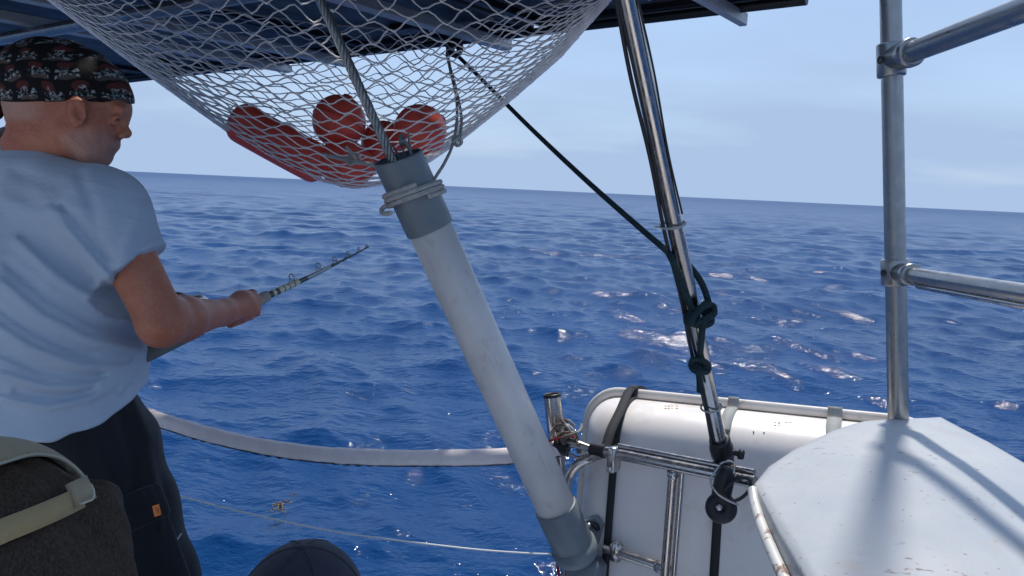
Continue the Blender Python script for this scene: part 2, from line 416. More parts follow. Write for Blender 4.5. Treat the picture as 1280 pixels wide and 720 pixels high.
# sea water
m = bpy.data.materials.new('sea_water'); m.use_nodes = True; b = NB(m); p = m.node_tree.nodes['Principled BSDF']; oc = b.objc()
at = b.n('ShaderNodeAttribute', attribute_name='foam'); fo = at.outputs['Fac']
patch = b.rng(b.noise(0.11, oc, 3), .35, .65)
deep = b.mix(patch, (0.0012, 0.032, 0.118, 1), (0.002, 0.042, 0.145, 1))
fm = b.math('MULTIPLY', fo, b.rng(b.noise(42, oc, 5, .7, .3), .54, .60))
b.set(p.inputs['Base Color'], b.mix(fm, deep, (0.75, 0.78, 0.8, 1)))
b.set(p.inputs['Roughness'], b.math('MAXIMUM', b.n('ShaderNodeAttribute', attribute_name='chop').outputs['Fac'], b.math('MULTIPLY', fm, .6))); p.inputs['IOR'].default_value = 1.333; p.inputs['Specular IOR Level'].default_value = 0.26
n1 = b.noise(8.0, b.mapping(oc, (1.0, 1.9, 1), rot=(0, 0, .3)), 3, .5); n2 = b.noise(26, b.mapping(oc, (1, 1.6, 1), rot=(0, 0, -.35)), 3, .5)
hgt = b.math('ADD', b.math('MULTIPLY', n1, 0.020), b.math('MULTIPLY', n2, 0.0050))
b.set(p.inputs['Normal'], b.bump(hgt, 1.0, 1.0)); seam = m

# ------------------------------------------------------------------ sea
def build_sea():
    r = [2.0]
    while r[-1] < 9000: r.append(r[-1] + 0.0078 * (max(r[-1], 3) / 3) ** 1.30)
    r = np.array(r); fine = np.linspace(R(-58), R(58), 640); coarse = np.linspace(R(58), R(302), 90)[1:-1]
    th = np.concatenate([fine, coarse]); nc = len(th); nr = len(r)
    X = r[:, None] * np.sin(th)[None]; Y = r[:, None] * np.cos(th)[None]
    x = X.ravel(); y = Y.ravel(); dr = np.repeat(np.gradient(r), nc)
    dx_, dy_, dz = np.zeros_like(x), np.zeros_like(x), np.zeros_like(x); J = np.zeros_like(x); MS = np.zeros_like(x)
    N = 110; lam = np.geomspace(0.16, 16, N)[::-1]
    main = R(-112)
    for i, L in enumerate(lam):
        k = 2 * math.pi / L
        th_ = main + RNG.normal(0, 0.45 + 0.5 * (i / N)); sl_ = 0.024 if L > 2.6 else (0.038 if L > .5 else .028)
        if L > 3: sl_ *= (3 / L) ** 0.8
        sl_ *= RNG.uniform(0.6, 1.3); a = sl_ / k; ph = RNG.uniform(0, 6.28)
        att = np.clip((L / (2.2 * dr) - 1), 0, 1)
        mskr = att > 0; MS += .5 * sl_ * sl_ * (1 - att * att)
        if not mskr.any(): continue
        kx, ky = math.cos(th_), math.sin(th_)
        q = k * (x[mskr] * kx + y[mskr] * ky) + ph; cc = np.cos(q) * att[mskr]; ss = np.sin(q) * att[mskr]
        dz[mskr] += a * cc; dx_[mskr] -= 0.9 * a * kx * ss; dy_[mskr] -= 0.9 * a * ky * ss; J[mskr] += sl_ * cc
    verts = np.stack([x + dx_, y + dy_, dz], 1)
    i = np.arange(nr - 1)[:, None]; j = np.arange(nc)[None]; j2 = (j + 1) % nc
    F = np.stack([i * nc + j, (i + 1) * nc + j, (i + 1) * nc + j2, i * nc + j2], -1).reshape(-1, 4)[:, ::-1]
    o = obj('sea', (verts, np.ascontiguousarray(F)), seam, kind='structure', origin=(0, 0, 0))
    f = np.clip((J - 0.66) / 0.2, 0, 1)
    at_ = o.data.attributes.new('foam', 'FLOAT', 'POINT'); at_.data.foreach_set('value', f.astype(np.float32))
    at_ = o.data.attributes.new('chop', 'FLOAT', 'POINT'); at_.data.foreach_set('value', np.clip(np.sqrt(np.sqrt(2 * MS)) * (.32 + .38 * np.clip((np.hypot(x, y) - 60) / 500, 0, 1) ** .6), .04, .5).astype(np.float32))   # waves too small to mesh out here
    o['label'] = 'deep blue choppy open sea'
build_sea()

# ------------------------------------------------------------------ boat frame directions
PZ = CAM.z + 0.50                                             # underside of the overhead panels
E1, E2 = Pz(180, 97, PZ), Pz(985, 0, PZ)
EDIR = (E2 - E1).normalized(); NDIR = Vector((-EDIR.y, EDIR.x, 0)) # along the aft edge, outward (aft)
if NDIR.y < 0: NDIR = -NDIR
DECK = 0.90
T0 = Vector((0.15, 1.75, 0)) - NDIR * 0.75
def hull():
    pr = [(-1.9, 0), (-1.6, 0.16), (0, 0.22), (1.6, 0.16), (1.9, 0), (1.9, -5.5), (-1.9, -5.5)]
    top = [T0 + EDIR * a + NDIR * c for a, c in pr]; n = len(top)
    vs_ = [Vector((q.x, q.y, DECK)) for q in top]
    o = obj('deck', (vs_, [tuple(range(n))]), deckm, kind='structure', smooth=False, origin=(T0.x, T0.y, DECK))
    hv = [Vector((q.x, q.y, DECK - 0.004)) for q in top] + [Vector((q.x, q.y, -0.6)) * 1.0 for q in [T0 + EDIR * a * .85 + NDIR * (c - .1) for a, c in pr]]
    hf = [(i, (i + 1) % n, n + (i + 1) % n, n + i) for i in range(n)] + [tuple(range(n, 2 * n))]
    obj('hull', (hv, hf), hullm, o, smooth=False)
hull()

# ------------------------------------------------------------------ overhead panels
def canopy():
    t = thing('overhead_canopy', 'dark panel canopy on metal rails above the net, seen from below', 'canopy', E1 - NDIR * 0.8)
    th = Vector((0, 0, 0.02))
    L0, gap = -1.55, 0.022; wdt = ((E2 - E1).length + .06 + 1.55) / 6
    for i in range(6):
        a0 = L0 + i * wdt; cen = E1 + EDIR * (a0 + wdt / 2)
        for j, (q0, q1) in enumerate(((0.0, 1.15), (1.175, 2.3))):
            c = cen - NDIR * (q0 + q1) / 2 + th * 1.5
            hx, hy = EDIR * (wdt / 2 - gap / 2), NDIR * ((q1 - q0) / 2 - .008)
            pn = obj('panel', box(c, hx * .96, hy * .97, (0, 0, .006)), panelm, t, smooth=False)
            fr = []
            for s in (-1, 1):
                fr.append(box(c + hx * s - hx.normalized() * s * .017 - Vector((0, 0, .006)), hx.normalized() * .017, hy, (0, 0, .019), .002))
                fr.append(box(c + hy * s - hy.normalized() * s * .017 - Vector((0, 0, .0055)), hx - hx.normalized() * .036, hy.normalized() * .017, (0, 0, .0185), .002))
            obj('panel_frame', merge(*fr), panelf, pn, smooth=False)
            if j == 0:
                obj('junction_box', box(c - Vector((0, 0, .018)) + hy * .72, hx.normalized() * .06, hy.normalized() * .035, (0, 0, .011), .004), panelf, pn, smooth=False)
    # aluminium rails that stick out past the edge
    for px, py, hw in ((318, 76, .024), (405, 70, .022), (624, 51, .022), (926, 19, .011), (110, 112, .022)):
        q = Pz(px, py, PZ - 0.02); s = (q - E1).dot(EDIR); out = (q - E1).dot(NDIR)
        c0 = E1 + EDIR * s; a = c0 + NDIR * max(out, .04) - Vector((0, 0, .027)); e = c0 - NDIR * 2.3 - Vector((0, 0, .027))
        obj('rail', box((a + e) / 2, EDIR * hw, (a - e) / 2, (0, 0, .017), .003), alu, t, smooth=False)
    # cross tubes under the panels
    for (x0, y0, x1, y1), r_ in (((0, 49, 105, 30), .019),):
        a, e = Pz(x0, y0, PZ - .07), Pz(x1, y1, PZ - .07); d = (e - a).normalized()
        obj('cross_tube', pipe(a - d * .5, a + d * 1.6, r_), galv, t)
    obj('edge_tube', pipe(E1 - EDIR * 1.5 - NDIR * .012 - Vector((0, 0, .008)), E1 + EDIR * ((E2 - E1).length + .05) - NDIR * .012 - Vector((0, 0, .008)), .013), panelf, t)
canopy()

# ------------------------------------------------------------------ net with floats
LP, RP = P(22, -34, 1.86), P(778, -14, 1.78)
SIL = [(22, -34), (60, 2), (120, 47), (190, 99), (250, 142), (300, 177), (350, 206), (400, 228), (445, 238), (490, 230), (535, 205), (575, 178), (640, 126), (700, 74), (778, -14)]
def net_pt(u, v):
    x = 22 + u * (778 - 22)
    for (xa, ya), (xb, yb) in zip(SIL, SIL[1:]):
        if x <= xb + 1e-6: y = ya + (yb - ya) * (x - xa) / (xb - xa); break
    e = max(math.sin(math.pi * u), 0.0)
    B = P(x, y - 2, 1.86 + (1.78 - 1.86) * u + 0.10 * e)
    C = LP.lerp(RP, u)
    Nn = C + Vector((0, -.33 * e ** .9, .06 * e)); Fr = C + Vector((0.05 * e, .62 * e ** 1.1, .02 * e))
    s = 2 * v - 1; s = math.copysign(abs(s) ** (1 + 1.3 * abs(2 * u - 1) ** 1.5), s); Q = Nn if s < 0 else Fr; s = abs(s); d = Q - B
    return Vector((B.x + d.x * s, B.y + d.y * s ** .95, B.z + d.z * s ** 1.75))
def net():
    t = thing('hanging_net', 'white diamond mesh net slung under the dark canopy, holding orange floats', 'net', P(440, 240, 1.95))
    NU, NV = 40, 72; vs_, fs = [], []; n = 0
    for j in range(NV):
        pts = []
        for i in range(NU + 1):
            v = (j + ((i + j) % 2)) / NV
            u = i / NU; u = u + .006 * math.sin(j * 2.1 + i * .7) * math.sin(math.pi * u)
            v = v + .0035 * math.sin(i * 1.9 + j * .6)
            pts.append(net_pt(min(max(u, 0), 1), min(max(v, 0), 1)))
        g = tube(spline(pts, 3), .0019, 4, False); vs_ += g[0]; fs += [tuple(q + n for q in f) for f in g[1]]; n = len(vs_)
    for j in range(1, NV):                                         # knots where two twines meet
        for i in range(1, NU):
            if (i + j) % 2 == 0: continue
            u = i / NU; u = u + .006 * math.sin(j * 2.1 + i * .7) * math.sin(math.pi * u); v = (j + 1) / NV + .0035 * math.sin(i * 1.9 + j * .6)
            if not 0 < v < 1: continue
            c = net_pt(min(max(u, 0), 1), v); r_ = .0032; n = len(vs_)
            vs_ += [c + Vector(q) * r_ for q in ((1.3, 0, 0), (-1.3, 0, 0), (0, 1, 0), (0, -1, 0), (0, 0, 1), (0, 0, -1))]
            fs += [(n + a, n + b_, n + c_) for a, b_, c_ in ((0, 2, 4), (2, 1, 4), (1, 3, 4), (3, 0, 4), (2, 0, 5), (1, 2, 5), (3, 1, 5), (0, 3, 5))]
    obj('netting', (vs_, fs), netm, t, kind='stuff')
    for v in (0.0, 1.0):
        obj('edge_cord', tube([net_pt(i / 60, v) for i in range(61)], .004, 8), white_cord, t)
    for q, d in ((LP, Vector((-.1, 0, .06))), (RP, Vector((.05, 0, .06)))):
        obj('end_lashing', tube(spline([q, q + d * .5, q + d], 4), [.012] * 9, 8), white_cord, t)
    kp = [P(404, 193, 1.80), P(430, 199, 1.77), P(452, 203, 1.72), P(474, 208, 1.66)]
    k = obj('tie_cord', tube(spline(kp, 6), .0052, 8), white_cord, t)
    obj('tie_knot', tube(spline([P(433, 184, 1.74), P(441, 193, 1.73), P(445, 201, 1.735), P(438, 206, 1.745), P(434, 199, 1.755), P(442, 193, 1.76), P(450, 196, 1.75)], 5), .0045, 8), white_cord, k)
net()
def ball(c, r, ax, squash=1.0, sides=28):
    """net float: sphere with small end bosses and a moulded seam"""
    pr = [(-r * squash - .004, .0), (-r * squash - .004, r * .18), (-r * squash * .975, r * .22)]
    for i in range(1, 18):
        a = -math.pi / 2 + .22 + (math.pi - .44) * i / 18; rr = r * math.cos(a)
        if i == 9: pr += [(-.003, r), (-.0028, r * 1.018), (.0028, r * 1.018), (.003, r)]
        else: pr.append((r * squash * math.sin(a), rr))
    pr += [(r * squash * .975, r * .22), (r * squash + .004, r * .18), (r * squash + .004, 0)]
    return lathe(c, ax, pr, sides)
G = 'orange floats lying in the net'
obj('float', ball(P(424, 152, 1.95), .0715, (.3, .2, 1)), orange, label='round orange float, highest in the net, left of the wire', cat='float', group=G)
obj('float', ball(P(525, 164, 1.93), .071, (.8, .3, .5)), orange, label='round orange float at the right end of the row in the net', cat='float', group=G)
obj('float', ball(P(480, 180, 2.03), .064, (.1, 1, .2)), orange, label='orange float behind the wire, between the two round floats', cat='float', group=G)
def sausage():
    pts = spline([P(289, 146, 1.90), P(330, 169, 1.91), P(370, 191, 1.92), P(408, 211, 1.925)], 20); m = len(pts); rr = []
    for i in range(m):
        s = i / (m - 1); e = min(s, 1 - s); rr.append(.0535 * math.sqrt(max(1 - (1 - min(e / .16, 1)) ** 2, 0.0)) + .001)
    return tube(pts, rr, 24)
obj('float', sausage(), orange, label='long sausage shaped orange float in the left end of the net', cat='float', group=G)
obj('float', ball(P(432, 205, 1.93), .062, (1, .1, -.15), 1.25), orange, label='orange float lowest in the net, beside the pipe top', cat='float', group=G)

# ------------------------------------------------------------------ backstay wire in its plastic sleeve
PT, PB = P(497, 196, 1.50), P(722, 694, 1.80)
AX = (PB - PT).normalized()
def sleeve():
    t = thing('pipe_sleeve', 'long grey plastic pipe slanting down over the wire to the stern rail', 'pipe', PB)
    n = AX.cross(UP).normalized(); L = (PB - PT).length
    r = .0485
    # upper collar, open at the top, with a ragged cut edge
    def coll(s0, s1, r_, wall, name, mt, tilt=0.0):
        sides = 40; b_ = AX.cross(n); vs_, fs = [], []
        for (s, rr) in ((s0, r_ - wall), (s0, r_), (s0 + .004, r_ + .0006), (s1 - .003, r_ + .0006), (s1, r_), (s1, r_ - wall), (s0 + .1 if name != 'x' else s1, r_ - wall)):
            for k in range(sides):
                a = 2 * math.pi * k / sides; ss = s + (tilt * math.cos(a + .6) if s <= s0 + .004 else 0)
                vs_.append(PT + AX * ss + (n * math.cos(a) + b_ * math.sin(a)) * rr)
        m_ = 6
        for i in range(m_):
            for k in range(sides): j = (k + 1) % sides; fs.append((i * sides + k, i * sides + j, (i + 1) * sides + j, (i + 1) * sides + k))
        return obj(name, (vs_, fs), mt, t)
    coll(0.0, 0.165, r + .0035, .005, 'upper_collar', pvcd, .006)
    obj('sleeve_tube', lathe(PT + AX * .10, AX, [(0, r - .004), (0, r), (L - .24, r), (L - .24, r - .004)], 44), pvc, t)
    e = PB - AX * .155
    lc = obj('lower_collar', lathe(e, AX, [(0, r - .002), (0, r + .003), (.003, r + .0045), (.115, r + .0045), (.118, r + .003), (.121, r + .010), (.15, r + .0085), (.165, r - .004), (.165, 0)], 44), pvcd, t)
    # torn bits of rubber inside the mouth
    for k in range(5):
        a = k * .5 + 3.4; b_ = AX.cross(n); d = n * math.cos(a) + b_ * math.sin(a); q = PT + AX * .035 + d * .028
        pts = spline([q, q - AX * (.04 + .012 * (k % 3)) + d * .004, q - AX * (.058 + .01 * (k % 2)) + d * (.012 if k % 2 else -.01)], 4)
        obj('rubber_strip', ribbon(pts, [n.cross(d).normalized() * (.012 - .0009 * i) + n * .004 for i in range(len(pts))], .003), pvcd, t)
sleeve()
def backstay():
    t = thing('wire_rope', 'thick twisted steel wire running up from the pipe past the net', 'wire', PT + AX * .2)
    a, e = PT + AX * .9, P(497 - 96 * 1.35, 196 - 196 * 1.35, 1.40)
    path = [PT + AX * .2, PT - AX * .01 + P(490, 200, 1.50) * 0, P(486, 190, 1.495), e]
    path = [PT + AX * .12 , P(488, 192, 1.497)]
    d = (P(400, 0, 1.44) - P(486, 190, 1.497)).normalized(); q = P(486, 190, 1.497)
    path = resample([q - d * .10, q + d * 1.1], .006)
    obj('core', tube(path[::8] + [path[-1]], .0060, 8), wire, t)
    for g in helix_rope(path, .0070, .105, 7, .0033, 6): obj('strand', g, wire, t)
backstay()
def lashing():
    t = thing('white_lashing', 'white braided cord wrapped round the grey pipe collar with a loose loop', 'rope', PT + AX * .09)
    n = AX.cross(UP).normalized(); b_ = AX.cross(n); pts = []
    for i in range(3 * 28):
        a = 2 * math.pi * i / 28; s = .068 + .0105 * i / 28 + .010 * math.cos(a + 2.3)
        pts.append(PT + AX * s + (n * math.cos(a) + b_ * math.sin(a)) * (.0605))
    for g in [tube(pts, .0055, 8)]: obj('wrap', g, white_cord, t)
    q = [P(483, 257, 1.50), P(477, 262, 1.50), P(479, 267, 1.49), P(489, 266, 1.475)]
    obj('loose_loop', tube(spline(q, 6), .005, 8), white_cord, t)
    up = [P(541, 228, 1.50), P(546, 219, 1.52), P(556, 203, 1.58), P(566, 180, 1.66), P(571, 150, 1.78), P(570, 120, 1.95), P(563, 90, 2.15), P(558, 66, 2.30)]
    obj('hanging_cord', tube(spline(up, 8), .0036, 8), white_cord, t)
    up = [P(574, 176, 1.68), P(577, 150, 1.78), P(572, 118, 1.95), P(564, 88, 2.15), P(559, 64, 2.30)]
    obj('hanging_cord', tube(spline(up, 8), .0034, 8), white_cord, t)
    obj('cord_knot', tube(spline([P(566, 178, 1.66), P(573, 172, 1.66), P(577, 178, 1.665), P(571, 182, 1.67), P(566, 174, 1.675), P(574, 170, 1.68)], 5), .004, 8), white_cord, t)
lashing()

# ------------------------------------------------------------------ leaning steel pole, its cables and the green rope
QT, QB = P(776, -40, 1.02), P(903, 566, 1.58)
QA = (QB - QT).normalized()
def pole():
    t = thing('support_pole', 'polished steel pole leaning from the canopy down to the stern rail', 'pole', QB)
    obj('pole_tube', pipe(QT - QA * .05, QB, .0145, 28, 6), steel, t)
    fit = QB
    obj('pole_socket', lathe(QB - QA * .045, QA, [(0, .015), (0, .021), (.004, .023), (.02, .023), (.024, .0255), (.05, .0255), (.054, .022), (.075, .022), (.08, .0)], 20), blackr, t)
    def side(s, off, r_):
        return QT + QA * s
    # cables clipped along the pole
    Lp = (QB - QT).length; vw = (QT - CAM).normalized(); sd = QA.cross(vw).normalized()
    for off, r_, m_ in ((-.0165, .0034, blackr), (-.0105, .0030, blackr), (.0150, .0018, blackr)):
        pts = []
        for i in range(26):
            s = Lp * i / 25; tt = i / 25
            if off > 0 and tt > .4: break
            o = off + .0015 * math.sin(i * .9 + off * 300)
            if off < 0: o -= .0015 * math.sin(min(tt / .75, 1) * math.pi) * (1 if off < -.015 else .3)
            pts.append(QT + QA * s + sd * (-o if True else o) * -1 - vw * .009)
        obj('cable', tube(spline(pts, 3), r_, 8), m_, t)
    for s in (.42, .86):
        c = QT + QA * (Lp * s); nrm = sd; pts = []
        for k in range(20):
            a = 2 * math.pi * k / 20; pts.append(c + sd * (.021 * math.cos(a) + -.003) - vw * .020 * math.sin(a) + QA * .002 * math.cos(a))
        obj('cable_tie', tube(pts, .0022, 6, closed=True), web_grey, t)
    c = QT + QA * Lp * .42 + sd * -.022
    obj('tie_tail', tube([c, c - sd * .012 + QA * -.004], .0016, 6), web_grey, t)
pole()
def green():
    t = thing('green_rope', 'dark green rope tied to the steel pole and running up to the canopy', 'rope', P(875, 480, 1.46))
    def qd(py): # depth of the pole at a photo row
        f = (py + 40) / 606.; return 1 / ((1 - f) / 1.02 + f / 1.58)
    a = [P(560, 58, 2.32), P(600, 97, 2.15), P(660, 157, 1.92), P(730, 223, 1.68), P(800, 285, 1.47), P(828, 309, 1.385), P(838, 320, qd(320) - .02), P(848, 345, qd(345) - .032), P(862, 380, qd(380) - .035), P(872, 396, qd(396) - .032)]
    obj('rope_line', tube(spline(a, 8), .0062, 10), green_rope, t)
    bk = [P(846, 318, qd(318) + .02), P(862, 333, qd(333) + .022), P(876, 352, qd(352) + .012), P(884, 372, qd(372) - .005), P(887, 388, qd(388) - .02), P(880, 398, qd(398) - .03)]
    obj('rope_loop', tube(spline(bk, 7), .0062, 10), green_rope, t)
    d = qd(395) - .03
    k1 = [P(858, 403, d + .01), P(864, 393, d - .008), P(878, 384, d - .014), P(890, 382, d - .004), P(892, 392, d - .010), P(880, 400, d - .020), P(866, 404, d - .014), P(858, 398, d + .004), P(868, 388, d + .012), P(884, 392, d + .002), P(889, 402, d - .006), P(878, 407, d - .014), P(864, 402, d - .022), P(872, 390, d - .020), P(884, 378, d - .012)]
    obj('knot', tube(spline(k1, 7), .0066, 10), green_rope, t)
    dn = [P(879, 398, d - .02), P(877, 420, d - .012), P(875, 445, qd(445) - .03), P(874, 470, qd(470) - .032), P(876, 488, qd(488) - .032)]
    obj('rope_tail', tube(spline(dn, 7), [.0062] * 24 + [.0066, .0072, .0078, .0084, .0088], 10), green_rope, t)
    d = qd(455) - .034
    k2 = [P(864, 458, d), P(866, 450, d - .012), P(876, 450, d - .016), P(885, 456, d - .006), P(884, 464, d - .008), P(874, 465, d - .018), P(865, 460, d - .010), P(868, 452, d + .006), P(880, 452, d + .004), P(882, 462, d - .012)]
    obj('knot', tube(spline(k2, 7), .0062, 10), green_rope, t)
    kt = [P(556, 50, 2.34), P(566, 52, 2.31), P(576, 58, 2.30), P(572, 68, 2.295), P(562, 66, 2.30), P(562, 56, 2.32), P(574, 60, 2.33), P(570, 70, 2.32), P(565, 60, 2.29), P(578, 50, 2.29)]
    obj('knot', tube(spline(kt, 6), .0088, 10), green_rope, t)
    obj('rope_tail', tube([P(558, 56, 2.33), P(553, 45, 2.36)], .009, 10), green_rope, t)
green()
# ------------------------------------------------------------------ stern rail with rod holder, hose and lines
RR = .0135
RA, RB = P(700, 553, 1.86), P(946, 603, 1.50)
def on_rail(px): # point on the top tube at a photo column
    f = (px - 700) / 246.; d = 1 / ((1 - f) / 1.86 + f / 1.50); return P(px, 553 + 50 * f, d)
RD = (RB - RA).normalized()
def stern_rail():
    t = thing('stern_rail', 'polished tubular steel stern rail in front of the white canister', 'rail', Vector((RA.x, RA.y, DECK)))
    a = on_rail(700); e = on_rail(944)
    obj('top_tube', pipe(on_rail(754) + Vector((0, 0, .0)), e, RR, 22), steel, t)
    tpr = tube([P(702, 549, 1.845), P(730, 558, 1.82), P(762, 569, 1.78)], [.013, .010, .0075], 16)
    obj('tapered_end', tpr, steel, t)
    # thin bright tube just above, standing in for the top tube's highlight
    up = Vector((0, 0, .017)); bk = NDIR * .010
    obj('tube_highlight', pipe(on_rail(770) + up + bk, on_rail(940) + up + bk, .007, 16), steel, t)
    # hoop bending down at the left
    hp = [on_rail(768), on_rail(756) - Vector((0, 0, .004)), P(738, 573, 1.79), P(722, 581, 1.795), P(712, 595, 1.80), P(708, 615, 1.80), P(708, 650, 1.81), P(709, 700, 1.82), P(710, 760, 1.83)]
    hv = spline(hp, 6); hv.append(Vector((hv[-1].x, hv[-1].y, DECK))); obj('hoop', tube(hv, .0118, 18), steel, t)
    for px in (842,):
        q = on_rail(px); f = P(831, 720, 1.66); d = (f - q).normalized(); ln = (q.z - DECK) / -d.z
        obj('post', pipe(q + d * .008, q + d * ln, .0105, 18), steel, t)
        obj('post_collar', lathe(q + d * .012, d, [(0, .0105), (0, .0135), (.014, .013), (.018, .0105)], 18), steel, t)
        obj('post', pipe(q + d * .008 + RD * .022, q + d * ln + RD * .022, .0065, 14), steel, t)  # thin tube alongside stands in for the highlight on the post
    lo = [P(756, 686, 1.80), P(790, 697, 1.75), P(830, 710, 1.69)]
    obj('lower_tube', pipe(lo[0], lo[2], .0115, 18), steel, t)
    obj('tube_joint', lathe(P(820, 707, 1.703), lo[2] - lo[0], [(0, .0115), (.002, .0145), (.03, .0145), (.034, .0115)], 18), steel, t)
    obj('tube_joint', lathe(P(770, 690, 1.78), UP, [(-.02, .0), (-.02, .014), (.02, .017), (.034, .0)], 14), steel, t)
    # clamp with two bolts and its black tape
    q = on_rail(762)
    c = obj('clamp', box(q - Vector((0, 0, .014)) + RD * .014, RD * .012, NDIR * .019, (0, 0, .032), .005), steel, t)
    for dz in (.008, -.034): obj('bolt', lathe(q + RD * .014 + Vector((0, 0, dz)) - NDIR * .018, -NDIR, [(0, .0075), (.005, .0075), (.007, .004), (.007, 0)], 6), steel, c, smooth=False)
    obj('tape_wrap', pipe(on_rail(740), on_rail(757), RR + .0030, 20), blackp, t)
    obj('tape_wrap', pipe(P(694, 556, 1.855), P(711, 561, 1.84), RR + .0075, 20), blackp, t)
    br = tube(spline([P(712, 560, 1.835), P(720, 557, 1.825), P(740, 563, 1.80), P(752, 567, 1.785)], 6), .0042, 10)
    obj('bracket', br, steel, t)
    obj('bracket', tube(spline([P(711, 566, 1.835), P(722, 572, 1.82), P(738, 568, 1.80)], 6), .0042, 10), steel, t)
stern_rail()
def rod_holder():
    a, e = P(690, 494, 1.90), P(696, 548, 1.90); d = (e - a).normalized(); ln = (a.z - DECK) / -d.z
    t = thing('rod_holder', 'upright polished steel tube rod holder beside the pipe', 'rod holder', a + d * ln)
    obj('holder_tube', lathe(a, d, [(.03, .0195), (0, .0195), (0, .0225), (.002, .0225), (.135, .0225), (.15, .0155), (ln, .0155)], 26), steel, t)
    obj('rim', lathe(a - d * .001, d, [(.006, .0232), (.0, .0242), (-.0035, .0225), (-.001, .0192), (.02, .0190)], 26), blackr, t)
rod_holder()
def hose():
    t = thing('padded_lifeline', 'off white foam sleeved guard line sagging across the stern', 'guard line', P(450, 590, 1.95))
    px = [(150, 508, 2.12), (205, 526, 2.08), (262, 543, 2.03), (330, 558, 1.98), (400, 567.5, 1.94), (470, 571.5, 1.91), (540, 572, 1.89), (610, 571, 1.87), (660, 567, 1.86), (702, 559, 1.85)]
    pts = spline([P(*q) for q in px], 10)
    rr = [.0205 * (1 + .02 * math.sin(i * 1.3) + .02 * math.sin(i * .41)) for i in range(len(pts))]
    obj('foam_sleeve', tube(pts, rr, 20), foamh, t)
    # dark uneven strip along the underside of the sleeve
    seam = [q - Vector((0, 0, .0185 + .0015 * math.sin(i * 2.7))) - NDIR * .003 for i, q in enumerate(pts)]
    obj('under_strip', tube(seam, [.0062 + .0015 * math.sin(i * 3.1) for i in range(len(seam))], 8), blackr, t)
    for a, e in ((4, 9), (43, 46), (80, 86)):
        obj('tape_band', tube(pts[a:e], [.0216] * (e - a), 20, False), foamh, t)
    q = pts[0]; obj('line_end', tube([q, q + (q - pts[4]).normalized() * .5, ], .005, 8), wire, t)
hose()
lp = [P(120, 588, 2.12), P(232, 622, 2.06), P(400, 661, 1.97), P(560, 683, 1.91), P(650, 691, 1.88), P(702, 693, 1.86)]
obj('thin_line', tube(spline(lp, 8), .0024, 8), mat('white_line', (.72, .73, .74), .6), label='thin white line stretched low across the stern, below the padded guard line', cat='line')
def tangle():
    t = thing('rope_tangle', 'grimy bunched rope tied round the rail end by the rod holder', 'rope', P(708, 560, 1.84))
    rnd = random.Random(3)
    for k in range(6):
        c = P(706 + rnd.uniform(-7, 9), 540 + rnd.uniform(-5, 6), 1.835 + rnd.uniform(-.02, .03)); pts = []
        a0 = rnd.uniform(0, 6); ax = Vector((rnd.uniform(-1, 1), rnd.uniform(-1, 1), rnd.uniform(-1, 1))).normalized(); n = ax.orthogonal().normalized(); b_ = ax.cross(n); r_ = rnd.uniform(.012, .022)
        for i in range(9): a = a0 + i * .72; pts.append(c + (n * math.cos(a) + b_ * math.sin(a)) * r_ + ax * .004 * i * rnd.uniform(.3, 1))
        obj('loop', tube(spline(pts, 4), rnd.choice((.0036, .0045, .003)), 7), rnd.choice((grimy_rope, grimy_rope, white_cord)), t)
    obj('loop', tube(spline([P(687, 545, 1.86), P(692, 536, 1.85), P(700, 531, 1.84), P(710, 532, 1.835), P(717, 540, 1.835), P(717, 552, 1.84)], 6), .004, 8), white_cord, t)
    obj('loop', tube(spline([P(700, 537, 1.83), P(712, 541, 1.825), P(718, 552, 1.83), P(712, 558, 1.83)], 6), .0038, 8), white_cord, t)
    obj('hanging_end', tube(spline([P(716, 538, 1.86), P(722, 550, 1.86), P(724, 566, 1.865)], 6), .0065, 8), grimy_rope, t)
tangle()
rc = [P(718, 546, 1.815), P(706, 546, 1.81), P(694, 549, 1.81), P(684, 553, 1.83), P(676, 566, 1.87), P(674, 600, 1.92), P(684, 650, 1.90), P(694, 690, 1.86), P(699, 730, 1.84), P(702, 800, 1.83)]
obj('red_cord', tube(spline(rc, 8), .0033, 8), red_cord, label='thin red cord round the rail end, hanging down behind the pipe', cat='cord')
def foot():
    t = thing("mounting_plate", 'grey rounded mounting plate with a slot behind the lower end of the pipe', 'mount', P(735, 800, 1.83))
    pl = [(728, 650), (748, 644), (757, 656), (762, 720), (764, 800), (700, 800), (700, 720), (712, 665)]
    f = [P(x, y, 1.845) for x, y in pl]; n = (f[1] - f[0]).cross(f[3] - f[0]).normalized()
    if n.y > 0: n = -n
    k = len(f); vs_ = [q + n * .012 for q in f] + [q - n * .012 for q in f]
    fs = [tuple(range(k)), tuple(reversed(range(k, 2 * k)))] + [(i, k + i, k + (i + 1) % k, (i + 1) % k) for i in range(k)]
    obj('plate', (vs_, fs), pvcd, t, smooth=False)
    s = [P(738, 655, 1.828), P(743, 656, 1.826), P(749, 663, 1.826)]
    obj('slot', tube(spline(s, 5), [.003, .006, .007, .008, .008, .008, .008, .008, .007, .006, .003], 10), blackr, t)
    obj('pin', lathe(P(737, 656, 1.825), -NDIR, [(0, .006), (.008, .006), (.01, .003), (.01, 0)], 12), steel, t)
    obj('foot_block', box(P(730, 742, 1.82), EDIR * .05, NDIR * .03, (0, 0, .10), .012), pvcd, t)
foot()

